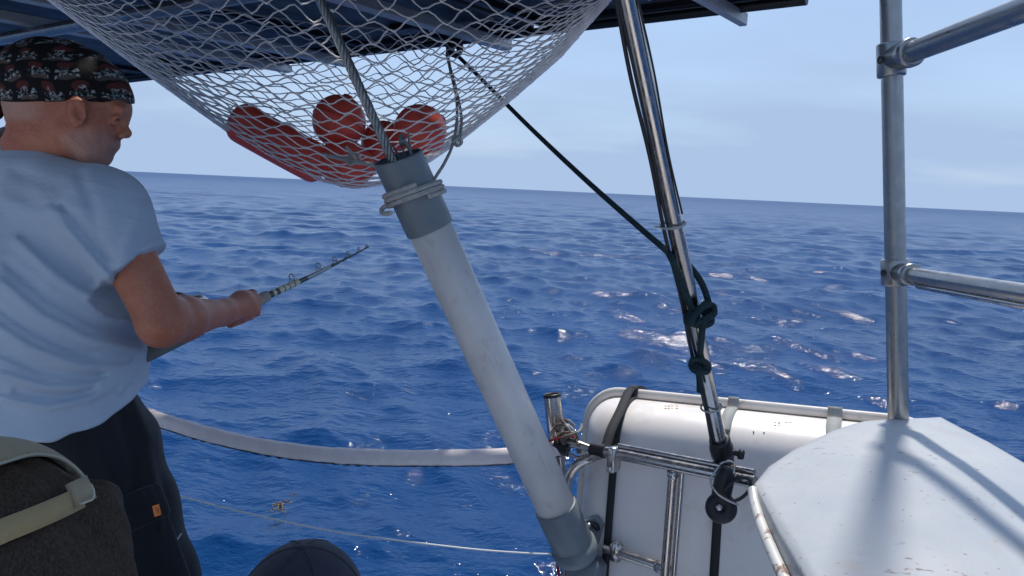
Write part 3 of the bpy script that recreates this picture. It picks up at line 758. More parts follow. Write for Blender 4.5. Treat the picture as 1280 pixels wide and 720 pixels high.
# ------------------------------------------------------------------ white canister with straps
TL, TR, BL = P(737, 484, 2.06), P(1150, 525, 1.70), P(722, 720, 1.99)
CW = (TR - TL); cw = CW.normalized(); CV = (BL - TL); CV = CV - cw * CV.dot(cw); cv = CV.normalized(); cn = cw.cross(cv).normalized()
if cn.y > 0: cn = -cn                                                  # towards the cockpit
CWID, CHEI = CW.length + .05, 0.66
def rrect(w_, h_, r_, n=7):
    out = []
    for cx, cy, a0 in ((w_ - r_, r_, -90), (w_ - r_, h_ - r_, 0), (r_, h_ - r_, 90), (r_, r_, 180)):
        for i in range(n + 1):
            a = R(a0 + 90 * i / n); out.append((cx + r_ * math.cos(a), cy + r_ * math.sin(a)))
    return out
def cpt(x, y, z): return TL + cw * x + cv * y + cn * z
def shell(sign, RF=.105):
    vs_, fs = [], []; rings = []
    prof = [(0.0, 0.0)] + [(RF * (1 - math.cos(a)) + .004, .012 + (RF + .03) * math.sin(a)) for a in [R(x) for x in range(0, 91, 10)]] + [(RF + .06, .012 + RF + .036), (RF + .12, .012 + RF + .039)]
    for ins, dep in prof:
        ins += .016; base = rrect(CWID - 2 * ins, CHEI - 2 * ins, max(.085 - ins * .25, .05)); rings.append([cpt(x + ins, y + ins, sign * dep) for x, y in base])
    k = len(rings[0])
    for rg in rings: vs_ += rg
    for i in range(len(rings) - 1):
        for j in range(k): j2 = (j + 1) % k; fs.append((i * k + j, i * k + j2, (i + 1) * k + j2, (i + 1) * k + j))
    fs.append(tuple(range((len(rings) - 1) * k, len(rings) * k)))
    return vs_, fs
SH = .012 + .105 + .036
def canister():
    t = thing('raft_canister', 'white fibreglass canister with a lipped seam, strapped behind the stern rail', 'canister', cpt(CWID / 2, CHEI, 0))
    obj('front_shell', shell(1), gel, t); obj('rear_shell', shell(-1), gel, t)
    path = [cpt(x, y, 0) for x, y in rrect(CWID, CHEI, .095, 9)]; m = len(path); cen = cpt(CWID / 2, CHEI / 2, 0); vs_, fs = [], []
    sec = [(-.016, -.013), (.004, -.013), (.008, -.008), (.008, .008), (.004, .013), (-.016, .013)]
    for i in range(m):
        tg = (path[(i + 1) % m] - path[i - 1]).normalized(); o_ = tg.cross(cn); o_ = o_ if o_.dot(path[i] - cen) > 0 else -o_
        for a, c in sec: vs_.append(path[i] + o_ * a + cn * c)
    s = len(sec)
    for i in range(m):
        for j in range(s): fs.append((i * s + j, i * s + (j + 1) % s, ((i + 1) % m) * s + (j + 1) % s, ((i + 1) % m) * s + j))
    obj('seam_flange', (vs_, fs), trimw, t)
    # faded print and rivet dots on the top of the shell
    def on_shell(px, py):
        o_ = P(px, py, 1) - CAM; best = None
        for i in range(400):
            q = CAM + o_ * (1.3 + i * .002); l = q - TL; x, y, z = l.dot(cw), l.dot(cv), l.dot(cn)
            ins = min(x, y) - .016
            if ins < 0: continue
            dep = .012 + .135 * math.sin(math.acos(min(max(1 - (ins - .004) / .105, 0), 1))) if ins < .109 else SH
            if z <= dep + .002 and z > 0: return q
        return None
    for px, py, r_ in ((942, 540, .0016), (955, 541, .0016)):
        q = on_shell(px, py)
        if q: obj('rivet', lathe(q, (-cv + cn).normalized(), [(-.002, r_), (.0015, r_), (.0022, r_ * .5), (.0022, 0)], 10), blackr, t)
    stain = mat('faded_yellow_print', (0.62, 0.42, 0.16), .6, var=.3, vscale=120)
    g2 = mat('faded_grey_print', (0.38, 0.36, 0.33), .6, var=.3, vscale=120)
    for cols, y, mt in (((832, 836, 840, 846), 509, stain), ((969, 974, 983, 988), 530, g2)):
        for px in cols:
            for dy in (-1.5, 1.5):
                q = on_shell(px, y + dy)
                if q: obj('print_mark', box(q, cw * .003, (cv * .8 + cn * .6).normalized() * .0013, (cn * .8 - cv * .6).normalized() * .0004), mt, t, smooth=False)
canister()
def shell_path(x, y1=.6, lift=.004):
    """from the seam at the top, over the front shell and down its face"""
    pts = [cpt(x, -.012, .014), cpt(x, .010, .018)]
    for a in range(5, 91, 10):
        aa = R(a); pts.append(cpt(x, .016 + .004 + .105 * (1 - math.cos(aa)) - lift * math.cos(aa), .012 + .135 * math.sin(aa) + lift * math.sin(aa)))
    pts += [cpt(x, .20, SH + lift), cpt(x, .4, SH + lift), cpt(x, y1, SH + lift)]
    return pts
def cx(px): # canister x at a photo column along the top seam
    f = (px - 737) / 413.; d = 1 / ((1 - f) / 2.06 + f / 1.70); return (P(px, 484 + 41 * f, d) - TL).dot(cw)
top0 = cpt(cx(797), -.014, -.01)
def straps():
    G2 = 'straps round the white canister'
    pa = spline([cpt(cx(800), -.01, -.03), cpt(cx(796), -.016, .0), cpt(cx(790), .0, .03), P(776, 512, 1.885), P(764, 537, 1.82), P(757, 560, 1.785), on_rail(755) + Vector((0, 0, .014))], 6)
    wv = [cw * .0125 for _ in pa]
    obj('strap', ribbon(pa, wv, .003), web_black, label='black webbing strap slanting from the canister top down to the rail clamp', cat='strap', group=G2)
    s2 = shell_path(cx(795), .66)
    obj('strap', ribbon(spline(s2, 3), cw * .0095, .003), web_black, label='narrow black strap running straight down the canister face near its left end', cat='strap', group=G2)
    t = thing('strap', 'grey webbing strap over the canister top behind the steel pole, black below', 'strap', cpt(cx(917), .66, SH), G2)
    s3 = spline(shell_path(cx(918), .66), 3); k = 24
    obj('grey_end', ribbon(s3[:k], cw * .0135, .0035), web_grey, t)
    obj('black_end', ribbon(s3[k - 1:], cw * .0105, .003), web_black, t)
    s4 = spline(shell_path(cx(1044), .62), 3)
    obj('strap', ribbon(s4, cw * .0165, .0035), web_grey, label='grey strap over the canister top beside the pale sheet', cat='strap', group=G2)
straps()

# ------------------------------------------------------------------ black block hanging at the pole foot
def block():
    t = thing('black_block', 'black rubber pulley block with rings hanging at the foot of the steel pole', 'block', P(900, 655, 1.50))
    d0 = 1.515; ax = (P(899, 640, d0) - P(912, 575, d0)).normalized(); tw = (CAM - P(905, 610, d0)).normalized(); sd = ax.cross(tw).normalized()
    a = P(909, 582, d0)
    pr = [(0, .0), (.002, .012), (.008, .018), (.03, .0205), (.06, .0205), (.07, .019), (.082, .02), (.09, .018), (.092, 0)]
    obj('boot', lathe(a, ax, pr, 22), blackr, t)
    c = P(899, 634, d0 - .005)
    obj('cheek', lathe(c - sd * .004 - tw * .014, tw, [(0, 0), (0, .026), (.003, .0305), (.012, .0325), (.020, .0325), (.027, .029), (.030, .022), (.030, .009), (.027, .007), (.027, 0)], 30), blackr, t)
    obj('pin', lathe(c + tw * .012, tw, [(0, .007), (.008, .007), (.010, .005), (.010, 0)], 14), steel, t)
    def ring(c_, r1, r2, u, v, r_, m_): return obj('ring', tube([c_ + u * r1 * math.cos(q) + v * r2 * math.sin(q) for q in [2 * math.pi * i / 30 for i in range(30)]], r_, 8, closed=True), m_, t)
    ring(P(922, 612, d0 - .03), .021, .030, (sd + tw * .3).normalized(), (ax * .9 + sd * .4).normalized(), .0038, blackr)
    cr = [P(898, 584, d0 - .035), P(890, 596, d0 - .035), P(889, 606, d0 - .04), P(898, 618, d0 - .045), P(913, 627, d0 - .045), P(923, 631, d0 - .04)]
    obj('wire_loop', tube(spline(cr, 7), .0022, 8), steel, t)
    cr = [P(900, 580, d0 - .03), P(910, 576, d0 - .035), P(918, 580, d0 - .03), P(917, 592, d0 - .03)]
    obj('wire_loop', tube(spline(cr, 7), .002, 8), steel, t)
    k = P(922, 567, d0 + .01); obj('knob', lathe(k, sd if sd.x > 0 else -sd, [(-.012, .006), (0, .006), (.002, .011), (.012, .011), (.014, .008), (.014, 0)], 12), blackr, t)
block()

# ------------------------------------------------------------------ post with side rails at the right
def post():
    a, e = P(1112, -70, 1.58), P(1123, 530, 1.68); d = (e - a).normalized(); ln = (a.z - DECK) / -d.z
    t = thing('rail_post', 'upright grey metal post with two clamped side rails, rising behind the pale sheet', 'post', a + d * ln)
    obj('post_tube', pipe(a - d * .95, a + d * ln, .0224, 30, 4), galv, t)
    def dp(py): f = (py + 70) / 600.; return 1 / ((1 - f) / 1.58 + f / 1.68)
    for y, x, (ex, ey, ed), rr in ((75, 1114, (1300, 4, 1.20), .0224), (340, 1119, (1300, 369, 1.18), .0160)):
        c = P(x, y, dp(y)); q = P(ex, ey, ed); dr = (q - c).normalized()
        off = dr.cross(d).normalized(); off = off if off.dot(CAM - c) > 0 else -off
        hs = .036 if y < 200 else .030
        f = obj('clamp_collar', lathe(c - d * hs, d, [(0, .0224), (0, .0285), (.003, .0300), (2 * hs - .003, .0300), (2 * hs, .0285), (2 * hs, .0224)], 30), galv, t)
        obj('clamp_socket', lathe(c + dr * .012, dr, [(0, .012), (0, rr + .006), (.040, rr + .006), (.046, rr + .0085), (.062, rr + .0085), (.064, rr + .006), (.064, rr)], 26), galv, f)
        obj('clamp_ear', box(c - dr * .030 - d * 0, dr * .006, off * .012, d * (hs * .9), .004), galv, f)
        obj('set_screw', lathe(c + off * .029 + dr * .006, off, [(-.006, .0085), (.003, .0085), (.003, .005), (-.001, .005), (-.001, 0)], 14), blackr, f)
        obj('side_rail', pipe(c + dr * .03, c + dr * 1.6, rr, 26, 4), galv, t)
        if y > 200:
            o2 = d * (rr * 1.55) + off * -.012
            obj('side_rail', pipe(c + dr * .075 + o2, c + dr * 1.6 + o2, .0075, 16), steel, t, label='thin bright tube under the lower side rail')
post()

# ------------------------------------------------------------------ pale stained sheet
def sheet():
    zs = CAM.z - .485
    cs = {'l': Pz(944, 603, zs), 'f': Pz(1116, 523, zs), 'g': Pz(1176, 520, zs), 'r': Pz(1290, 584, zs), 'n': Pz(1330, 780, zs), 'm': Pz(1036, 768, zs)}
    t = thing('pale_sheet', 'pale stained metal sheet cover lying at the right beside the rail post', 'sheet', (cs['m'] + cs['r']) / 2 - Vector((0, 0, .1)))
    out = [cs['l'], Pz(962, 581, zs + .002), Pz(990, 562.5, zs + .004), Pz(1040, 540, zs + .006), Pz(1080, 527.5, zs + .004), cs['f'], cs['g'], Pz(1235, 551, zs + .005), cs['r'], Pz(1312, 690, zs + .008), cs['n'], Pz(1180, 775, zs), cs['m'], Pz(975, 665, zs - .006)]
    c = sum(out, Vector()) / len(out); rings = 16; dense = []
    for i in range(len(out)):
        for k in range(8): dense.append(out[i].lerp(out[(i + 1) % len(out)], k / 8))
    n = (cs['g'] - cs['l']).cross(cs['m'] - cs['l']).normalized(); n = n if n.z > 0 else -n
    K = len(dense); vs_, fs = [], []
    for r_ in range(1, rings + 1):
        s = r_ / rings
        for q in dense:
            p_ = c.lerp(q, s); bow = .014 * (1 - s * s) + .003 * math.sin(p_.x * 9 + p_.y * 5)
            vs_.append(p_ + n * bow)
    G_ = np.array([tuple(q) for q in vs_]).reshape(rings, K, 3); zc = G_[0, :, 2].mean()
    for _ in range(150):                                           # relax to a smooth skin
        Zg = G_[:, :, 2]; inn = np.vstack([np.full((1, K), Zg[0].mean()), Zg[:-2]])
        Zg[:-1] = .25 * (np.roll(Zg[:-1], 1, 1) + np.roll(Zg[:-1], -1, 1) + inn + Zg[1:])
    s_ = (np.arange(1, rings + 1) / rings)[:, None]
    G_[:, :, 2] += .020 * (1 - s_ ** 2) + .0035 * np.sin(G_[:, :, 0] * 13 + G_[:, :, 1] * 7) * np.cos(G_[:, :, 1] * 10 - G_[:, :, 0] * 4) * (1 - s_ ** 4)
    vs_ = [Vector(q) for q in G_.reshape(-1, 3)]
    # rolled edge
    for q, dpt in ((1.006, .004), (1.008, .012), (1.006, .05)):
        for w_ in dense: vs_.append(c.lerp(w_, q) - n * dpt)
    vs_.append(sum(vs_[:K], Vector()) / K); ci = len(vs_) - 1
    for j in range(K): fs.append((ci, j, (j + 1) % K))
    for r_ in range(rings + 2):
        for j in range(K): j2 = (j + 1) % K; fs.append((r_ * K + j, (r_ + 1) * K + j, (r_ + 1) * K + j2, r_ * K + j2))
    obj('sheet_panel', (vs_, fs), sheetm, t)
    ed = [P(941, 612, 1.24), P(944, 630, 1.21), P(952, 656, 1.15), P(964, 686, 1.08), P(980, 722, 1.01), P(1002, 772, .93)]
    obj('support_tube', tube(spline(ed, 8), .0088, 16), rusty, t)
    obj('support_leg', pipe(ed[-1], Vector((ed[-1].x, ed[-1].y, DECK)), .0088, 16), rusty, t)
    for q in (cs['g'].lerp(c, .12), cs['r'].lerp(c, .15), cs['n'].lerp(c, .15)): obj('support_leg', pipe(q - n * .02, Vector((q.x, q.y, DECK)), .0088, 16), rusty, t)
    under = [P(950, 614, 1.235), P(987, 682, 1.06), P(1032, 762, .90)]
    obj('gap_shade', tube(spline(under, 6), .007, 8), blackr, t)  # black strip stands in for the shade in the gap by the edge
sheet()

# ------------------------------------------------------------------ floating weed
def weed():
    c = Pz(350, 636, 0.03); rnd = random.Random(9); gs = []
    for k in range(46):
        a = rnd.uniform(0, 6.28); r0 = abs(rnd.gauss(0, .05)); q = c + Vector((math.cos(a) * r0 * .8, math.sin(a) * r0 * 2.0, rnd.uniform(-.02, .035)))
        d = Vector((rnd.uniform(-1, 1), rnd.uniform(-1, 1), rnd.uniform(-.2, .7))) * .03
        gs.append(tube(spline([q, q + d * .6 + Vector((0, 0, .008)), q + d], 3), [.002, .003, .005, .006, .005, .003, .001], 5))
    obj('seaweed', merge(*gs), bronze, label='small pale brown clump of weed floating near the thin white line', cat='seaweed', origin=c, kind='stuff')
weed()
# ------------------------------------------------------------------ people
def skin_mat(name, col, pale, stub=None, org=None):
    m = bpy.data.materials.new(name); m.use_nodes = True; b = NB(m); p = m.node_tree.nodes['Principled BSDF']; oc = b.objc()
    c = b.mix(b.rng(b.noise(22, oc, 5, .6), .3, .7), c4(col), c4([col[0] * .72, col[1] * .52, col[2] * .5]))
    c = b.mix(b.math('MULTIPLY', b.rng(b.noise(7, oc, 3), .4, .62), .5), c, c4([col[0] * .92, col[1] * .70, col[2] * .66]))
    c = b.mix(b.math('MULTIPLY', b.rng(b.noise(160, oc, 3), .5, .75), .25), c, c4(pale))
    if stub is not None:
        for q, (rx, ry, rz), colr, amt in stub:
            v = b.n('ShaderNodeVectorMath', {0: oc, 1: tuple(q)}, operation='SUBTRACT').outputs[0]
            v = b.n('ShaderNodeVectorMath', {0: v, 1: (1 / rx, 1 / ry, 1 / rz)}, operation='MULTIPLY').outputs[0]
            ln = b.n('ShaderNodeVectorMath', {0: v}, operation='LENGTH').outputs['Value']
            f = b.math('MULTIPLY', b.rng(ln, 1.15, .6), amt)
            f = b.math('MULTIPLY', f, b.rng(b.noise(420, oc, 2), .3, .62, .45, 1))
            c = b.mix(f, c, c4(colr))
    b.set(p.inputs['Base Color'], c); b.set(p.inputs['Roughness'], b.rng(b.noise(30, oc, 3), .3, .7, .42, .62))
    p.inputs['Subsurface Weight'].default_value = .05; p.inputs['Subsurface Radius'].default_value = (.012, .005, .003); p.inputs['Subsurface Scale'].default_value = .4
    b.set(p.inputs['Normal'], b.bump(b.math('ADD', b.noise(230, oc, 4, .65), b.math('MULTIPLY', b.noise(45, oc, 3), .8)), .4, .0022)); return m
def cloth_mat(name, col, var=.06, weave=900, rough=.9, fold=0.0):
    m = bpy.data.materials.new(name); m.use_nodes = True; b = NB(m); p = m.node_tree.nodes['Principled BSDF']; oc = b.objc()
    f = b.rng(b.noise(5, oc, 5, .6), .3, .7, 1 - var, 1 + var)
    x = b.n('ShaderNodeVectorMath', {0: col}, operation='SCALE'); b.set(x.inputs['Scale'], f); b.set(p.inputs['Base Color'], x.outputs[0])
    p.inputs['Roughness'].default_value = rough; p.inputs['Sheen Weight'].default_value = .15; p.inputs['Specular IOR Level'].default_value = .25
    h = b.math('MULTIPLY', b.noise(weave, oc, 2), .3)
    if fold: h = b.math('ADD', h, b.math('MULTIPLY', b.noise(16, b.mapping(oc, (1.0, 1.0, 2.6), rot=(.35, .25, 0)), 4, .55, .6), fold))
    b.set(p.inputs['Normal'], b.bump(h, .45, .008)); return m
def bandana_mat(org):
    m = bpy.data.materials.new('black_printed_cotton'); m.use_nodes = True; b = NB(m); p = m.node_tree.nodes['Principled BSDF']
    wob = b.n('ShaderNodeTexNoise', {'Scale': 14.0, 'Detail': 2.0}); b.set(wob.inputs['Vector'], b.objc()); dv = b.n('ShaderNodeVectorMath', {0: wob.outputs['Color'], 1: (.5, .5, .5)}, operation='SUBTRACT'); ds = b.n('ShaderNodeVectorMath', {0: dv.outputs[0]}, operation='SCALE'); ds.inputs['Scale'].default_value = .045
    av = b.n('ShaderNodeVectorMath', {0: b.objc(), 1: ds.outputs[0]}, operation='ADD')
    sp = b.n('ShaderNodeSeparateXYZ', {0: av.outputs[0]}); X, Z = sp.outputs[0], sp.outputs[2]
    u = b.math('DIVIDE', X, .050); v = b.math('DIVIDE', b.math('ADD', Z, b.math('MULTIPLY', X, -.10)), .034)
    row = b.math('FLOOR', v); u = b.math('ADD', u, b.math('MULTIPLY', row, .47))
    fu = b.math('SUBTRACT', b.math('FRACT', u), .5); fv = b.math('SUBTRACT', b.math('FRACT', v), .5)
    def disc(cx_, cy_, rx, ry, a=1.0, e=.75):
        q = b.math('ADD', b.math('POWER', b.math('DIVIDE', b.math('SUBTRACT', fu, cx_), rx), 2), b.math('POWER', b.math('DIVIDE', b.math('SUBTRACT', fv, cy_), ry), 2)); return b.rng(q, a, e)
    bone = lambda sgn: b.math('MULTIPLY', b.rng(b.math('ABSOLUTE', b.math('SUBTRACT', b.math('SUBTRACT', fv, -.17), b.math('MULTIPLY', fu, .34 * sgn))), .075, .045), b.rng(b.math('ABSOLUTE', fu), .40, .36))
    skull = b.math('MAXIMUM', disc(-.06, .06, .17, .20), disc(-.06, -.10, .10, .14))
    for ex in (-.13, .01): skull = b.math('MULTIPLY', skull, b.math('SUBTRACT', 1, disc(ex, .05, .05, .065)))
    skull = b.math('MULTIPLY', skull, b.math('SUBTRACT', 1, disc(-.06, -.06, .022, .05)))
    squ = b.rng(b.math('ABSOLUTE', b.math('SUBTRACT', fv, b.math('ADD', -.02, b.math('MULTIPLY', b.math('SINE', b.math('MULTIPLY', fu, 26)), .09)))), .06, .03)
    squ = b.math('MULTIPLY', squ, disc(.27, 0, .17, .4))
    wear = b.rng(b.noise(150, b.objc(), 4, .7), .46, .60)
    white = b.math('MULTIPLY', b.math('MAXIMUM', b.math('MAXIMUM', skull, squ), b.math('MAXIMUM', bone(1), bone(-1))), wear)
    red = b.math('MULTIPLY', disc(-.10, .28, .27, .24, 1.1, .6), .8)
    c = b.mix(red, (0.010, 0.009, 0.010, 1), (0.11, 0.030, 0.024, 1))
    c = b.mix(b.math('MULTIPLY', disc(.05, -.34, .36, .12, 1.1, .5), .6), c, (0.14, 0.11, 0.09, 1))
    c = b.mix(white, c, (0.36, 0.40, 0.40, 1))
    b.set(p.inputs['Base Color'], c); p.inputs['Roughness'].default_value = .85; p.inputs['Specular IOR Level'].default_value = .2
    b.set(p.inputs['Normal'], b.bump(b.noise(60, b.objc(), 3), .3, .004)); return m

HD = 1.40
def H(px, py, lat=0.0): return P(px, py, HD + lat)
XR = (MW.to_3x3() @ Vector((1, 0, 0))); XU = (MW.to_3x3() @ Vector((0, 1, 0))); XF = (MW.to_3x3() @ Vector((0, 0, -1)))   # right, up, away
HAX = [XR, XF, XU]
def hax(deg):   # head axes tipped forward (chin down) in the profile plane
    c, s = math.cos(R(deg)), math.sin(R(deg)); return [XR * c - XU * s, XF, XR * s + XU * c]
# main joints of the standing man
SR, SLf = P(132, 264, 1.355), P(-60, 248, 1.56)
SC = (SR + SLf) / 2
ELB, WRI, HND = P(203, 402, 1.385), P(277, 391, 1.66), P(298, 388, 1.735)
RB0, RTIP = P(174, 447, 1.53), P(462, 308, 2.25)
def rod_at(px): # point on the straight rod line at a photo column
    f = (px - 174) / 288.; d = 1 / ((1 - f) / 1.53 + f / 2.25); return P(px, 447 - 139 * f, d)
RODD = (RTIP - RB0).normalized()
FWD = Vector((.50, .86, 0)).normalized(); RGT = Vector((.86, -.50, 0)).normalized()
HIP = P(72, 556, 1.50)
TAX = [RGT, FWD, UP]
SHOES = []
def man():
    footR = Vector((P(205, 790, 1.44).x + .03, P(205, 790, 1.44).y, DECK)); footL = Vector((HIP.x - .10, HIP.y + .22, DECK))
    t = thing('person', 'man in light blue t-shirt, black trousers and printed black bandana, fishing with a rod', 'person', Vector((HIP.x, HIP.y + .05, DECK)))
    o0 = ORIG[t]
    # ---- body: one skin surface
    s = Sdf((-1.42, .98, DECK - .01), (-.48, 2.0, 2.72), .0035)
    A = hax(9)
    s.ell(H(76, 114), (.110, .076, .092), A, 0)
    s.ell(H(118, 128), (.062, .064, .058), A, .03)                     # forehead
    s.ell(H(112, 152), (.060, .060, .058), A, .03)                     # mid face
    s.cap(H(112, 160, -.034), H(116, 186, -.024), .030, .021, .025); s.cap(H(112, 160, .034), H(116, 186, .024), .030, .021, .025)   # cheeks to jaw
    s.cap(H(84, 166, -.046), H(112, 193, -.026), .018, .015, .025); s.cap(H(84, 166, .046), H(112, 193, .026), .018, .015, .025)       # jaw line
    s.ell(H(122, 193), (.020, .024, .017), None, .02)                  # chin
    s.ell(H(128, 196), (.0085, .014, .0085), None, .012)
    s.cap(H(100, 182), H(114, 192), .04, .026, .03)
    s.cap(H(150, 137, -.030), H(152, 137, .030), .0105, .0105, .018)   # brow ridge
    s.cap(H(150, 146), H(156, 165), .008, .0098, .012)                 # nose bridge
    s.ell(H(157.5, 167), (.0092, .0100, .0082), None, .008)            # nose tip
    s.ell(H(152, 169.5, -.0105), (.0082, .0062, .006), None, .005); s.ell(H(152, 169.5, .0105), (.0082, .0062, .006), None, .005)
    s.ell(H(146, 150, -.030), (.010, .012, .009), None, .008, True); s.ell(H(146, 150, .030), (.010, .012, .009), None, .008, True)   # eye sockets
    s.ell(H(142.5, 150.5, -.029), (.0105, .011, .0105), None, .002); s.ell(H(142.5, 150.5, .029), (.0105, .011, .0105), None, .002)
    s.cap(H(146, 146.5, -.040), H(149, 146, -.021), .0038, .0038, .005); s.cap(H(146, 146.5, .040), H(149, 146, .021), .0038, .0038, .005)   # lids
    s.ell(H(137, 181), (.0150, .026, .0135), None, .014)               # muzzle
    for sg in (-1, 1):
        s.cap(H(144.5, 178.6), H(137.5, 181.6, .021 * sg), .0044, .0026, .004); s.cap(H(141, 186.6), H(136, 183.6, .020 * sg), .0048, .0024, .004)
    for sg in (-1, 1):                                                 # ears
        L = .0785 * sg
        s.ell(H(96, 139, L), (.0165, .0095, .0295), hax(-8), .005)
        s.ell(H(98, 140, L + .0085 * sg), (.0090, .0075, .0165), hax(-8), .003, True)
        s.cap(H(90, 128, L + .006 * sg), H(88, 146, L + .007 * sg), .0042, .0040, .004); s.cap(H(90, 127, L + .006 * sg), H(101, 126, L + .004 * sg), .0042, .0036, .004)
        s.ell(H(95, 155, L + .001 * sg), (.0065, .005, .0072), None, .005)
    sl_, gg = s._sub(H(20, 215) - Vector((0, .13, 0)), H(170, 125) + Vector((0, .10, 0))); G3 = np.stack(np.broadcast_arrays(*gg), -1); hx_, hy_, _ = project(G3); FH = np.zeros(hx_.shape)
    for pts, wd, amp in (([(147, 172), (141, 178), (136, 188)], 1.7, -.0022), ([(130, 160), (127, 172), (128, 184)], 2.2, -.0014), ([(122, 150), (132, 152)], 1.4, -.0010), ([(122, 154), (132, 155)], 1.4, -.0010), ([(124, 158), (133, 157)], 1.4, -.0009),
                         ([(138, 157), (147, 158), (151, 154)], 1.6, -.0013), ([(104, 150), (108, 168), (118, 184)], 3.0, -.0014), ([(112, 158), (122, 162)], 5.0, .0022), ([(118, 134), (150, 136)], 1.5, -.0008), ([(84, 168), (98, 184), (112, 193)], 2.5, .0016), ([(140, 144), (152, 143)], 1.8, .0014)):
        best = np.full(hx_.shape, 1e9)
        for (xa, ya), (xb, yb) in zip(pts, pts[1:]):
            L2 = (xb - xa) ** 2 + (yb - ya) ** 2; tt = np.clip(((hx_ - xa) * (xb - xa) + (hy_ - ya) * (yb - ya)) / L2, 0, 1); best = np.minimum(best, (hx_ - xa - tt * (xb - xa)) ** 2 + (hy_ - ya - tt * (yb - ya)) ** 2)
        FH += np.exp(-best / wd ** 2) * amp
    s.D[sl_] = (s.D[sl_] - FH).astype(np.float32)
    # neck
    nb = SC + Vector((.02, .0, .045))
    s.cap(H(66, 150, .0), P(42, 196, 1.435), .060, .064, .03); s.cap(H(54, 140, .0), P(34, 190, 1.45), .050, .060, .03)
    s.cap(H(88, 168, -.03), P(60, 205, 1.42), .020, .024, .03)
    s.ell(H(-8, 155), (.044, .12, .034), None, .015, True)
    sl_, gg = s._sub(H(0, 200) - Vector((0, .13, 0)), H(90, 140) + Vector((0, .10, 0))); G3 = np.stack(np.broadcast_arrays(*gg), -1); hx_, hy_, _ = project(G3); FH = np.zeros(hx_.shape)
    for yy, sl2 in ((154, .10), (163, .16)): FH -= .0020 * np.exp(-((hy_ - yy - sl2 * (hx_ - 20) - 1.5 * np.sin(hx_ * .12)) / 1.7) ** 2) * np.clip((75 - hx_) / 20, 0, 1)
    s.D[sl_] = (s.D[sl_] - FH).astype(np.float32)
    # torso, arms, legs (under the clothes)
    ch = SC - UP * .17 - Vector((.0, 0, 0)); wa = P(58, 425, 1.475)
    s.ell(ch, (.165, .105, .22), TAX, .05); s.ell(wa, (.155, .115, .17), TAX, .06); s.ell(HIP, (.155, .115, .13), TAX, .05)
    s.cap(SR, SLf, .055, .055, .05)
    s.cap(SR, ELB, .050, .043, .03)
    mid = ELB.lerp(WRI, .30); s.cap(ELB, mid, .041, .0440, .025); s.cap(mid, WRI, .0440, .0290, .02)
    s.ell(ELB - (WRI - ELB).normalized() * .008 - UP * .010, (.033, .032, .034), None, .02)
    s.cap(ELB.lerp(WRI, .12) + UP * .014, ELB.lerp(WRI, .42) + UP * .012 , .026, .020, .02)     # forearm muscle
    # right hand closed round the rod: palm below and towards us, fingers over the far side
    def hand(c, ax, n1, n2, sgn=1, rr=.0145):
        # n1: towards the wrist side of the grip, n2: the side the fingers come over
        s.ell(c + n1 * (rr + .015), (.044, .021, .036), [ax, n1, ax.cross(n1)], .012)
        s.cap(c + n1 * (rr + .012) - ax * .026, c + n1 * (rr + .012) + ax * .028, .0185, .017, .012)
        for k, off in enumerate((-.033, -.012, .010, .030)):
            fr_ = (.0088, .0098, .0102, .0098)[k]; cc = c + ax * off * 1.05; R_ = rr + fr_; pts = []
            for a in (20, 75, 130, 185, 235):
                aa = R(a); pts.append(cc + (n1 * math.cos(aa) + n2 * math.sin(aa)) * R_ * (1.18 if a in (75, 130) else 1.05))
            for i in range(4): s.cap(pts[i], pts[i + 1], fr_ * (1.08 - .06 * i), fr_ * (1.02 - .06 * i), .002)
            s.ell(pts[0] * .5 + pts[1] * .5, (fr_ * 1.25,) * 3, None, .003)
        th = [c + ax * .032 + n1 * (rr + .010), c + ax * .046 + (n1 * .75 - n2 * .65) * (rr + .011), c + ax * .050 + (n1 * .05 - n2) * (rr + .010), c + ax * .040 + (-n1 * .7 - n2 * .7) * (rr + .009)]
        for i in range(3): s.cap(th[i], th[i + 1], (.0135, .0112, .0100)[i], (.0112, .0100, .0085)[i], .005)
    c = rod_at(299); tw = (WRI - c); n1 = (tw - RODD * tw.dot(RODD)).normalized(); n2 = RODD.cross(n1)
    n1 = -XF * .85 + UP * .15 + XR * .25; n1 = (n1 - RODD * n1.dot(RODD)).normalized(); n2 = RODD.cross(n1)
    if n2.z > 0: n2 = -n2                                              # back of the hand towards us, fingers closing underneath
    hand(c, RODD, n1, n2)
    s.cap(WRI, c + n1 * .03 - RODD * .012, .0265, .026, .02)
    s.cap(WRI.lerp(c, .3) + n1 * .004, c + n1 * .032 - RODD * .01, .022, .022, .02)
    # left arm reaching forward to the reel
    c2 = rod_at(218) + Vector((-.01, .055, .02)); ELl = P(20, 400, 1.80); WRl = c2 + Vector((-.075, .03, .0)) 
    s.cap(SLf, ELl, .052, .043, .03); s.cap(ELl, ELl.lerp(WRl, .4), .043, .038, .02); s.cap(ELl.lerp(WRl, .4), WRl, .038, .027, .02)
    m1 = (Vector((-.5, .4, .6)) - RODD * Vector((-.5, .4, .6)).dot(RODD)).normalized(); hand(c2, RODD, m1, RODD.cross(m1), 1, .018)
    s.cap(WRl, c2 + m1 * .03, .026, .024, .02)
    for hp, ft in ((P(128, 572, 1.46), footR), (HIP - RGT * .085, footL)):
        kn = P(203, 800, 1.44) if ft is footR else hp.lerp(ft, .5) + FWD * .03; an = ft + Vector((0, 0, .075)) - FWD * .03
        s.cap(hp, kn, .075, .052, .03); s.cap(kn, kn.lerp(an, .35), .050, .05, .02); s.cap(kn.lerp(an, .35), an, .05, .034, .02)
        s.cap(an - UP * .03, ft + FWD * .13 + UP * .03, .034, .026, .02); s.ell(an - UP * .04 - FWD * .015, (.032, .035, .034), None, .02)
    def rel(q): return Vector(q) - o0
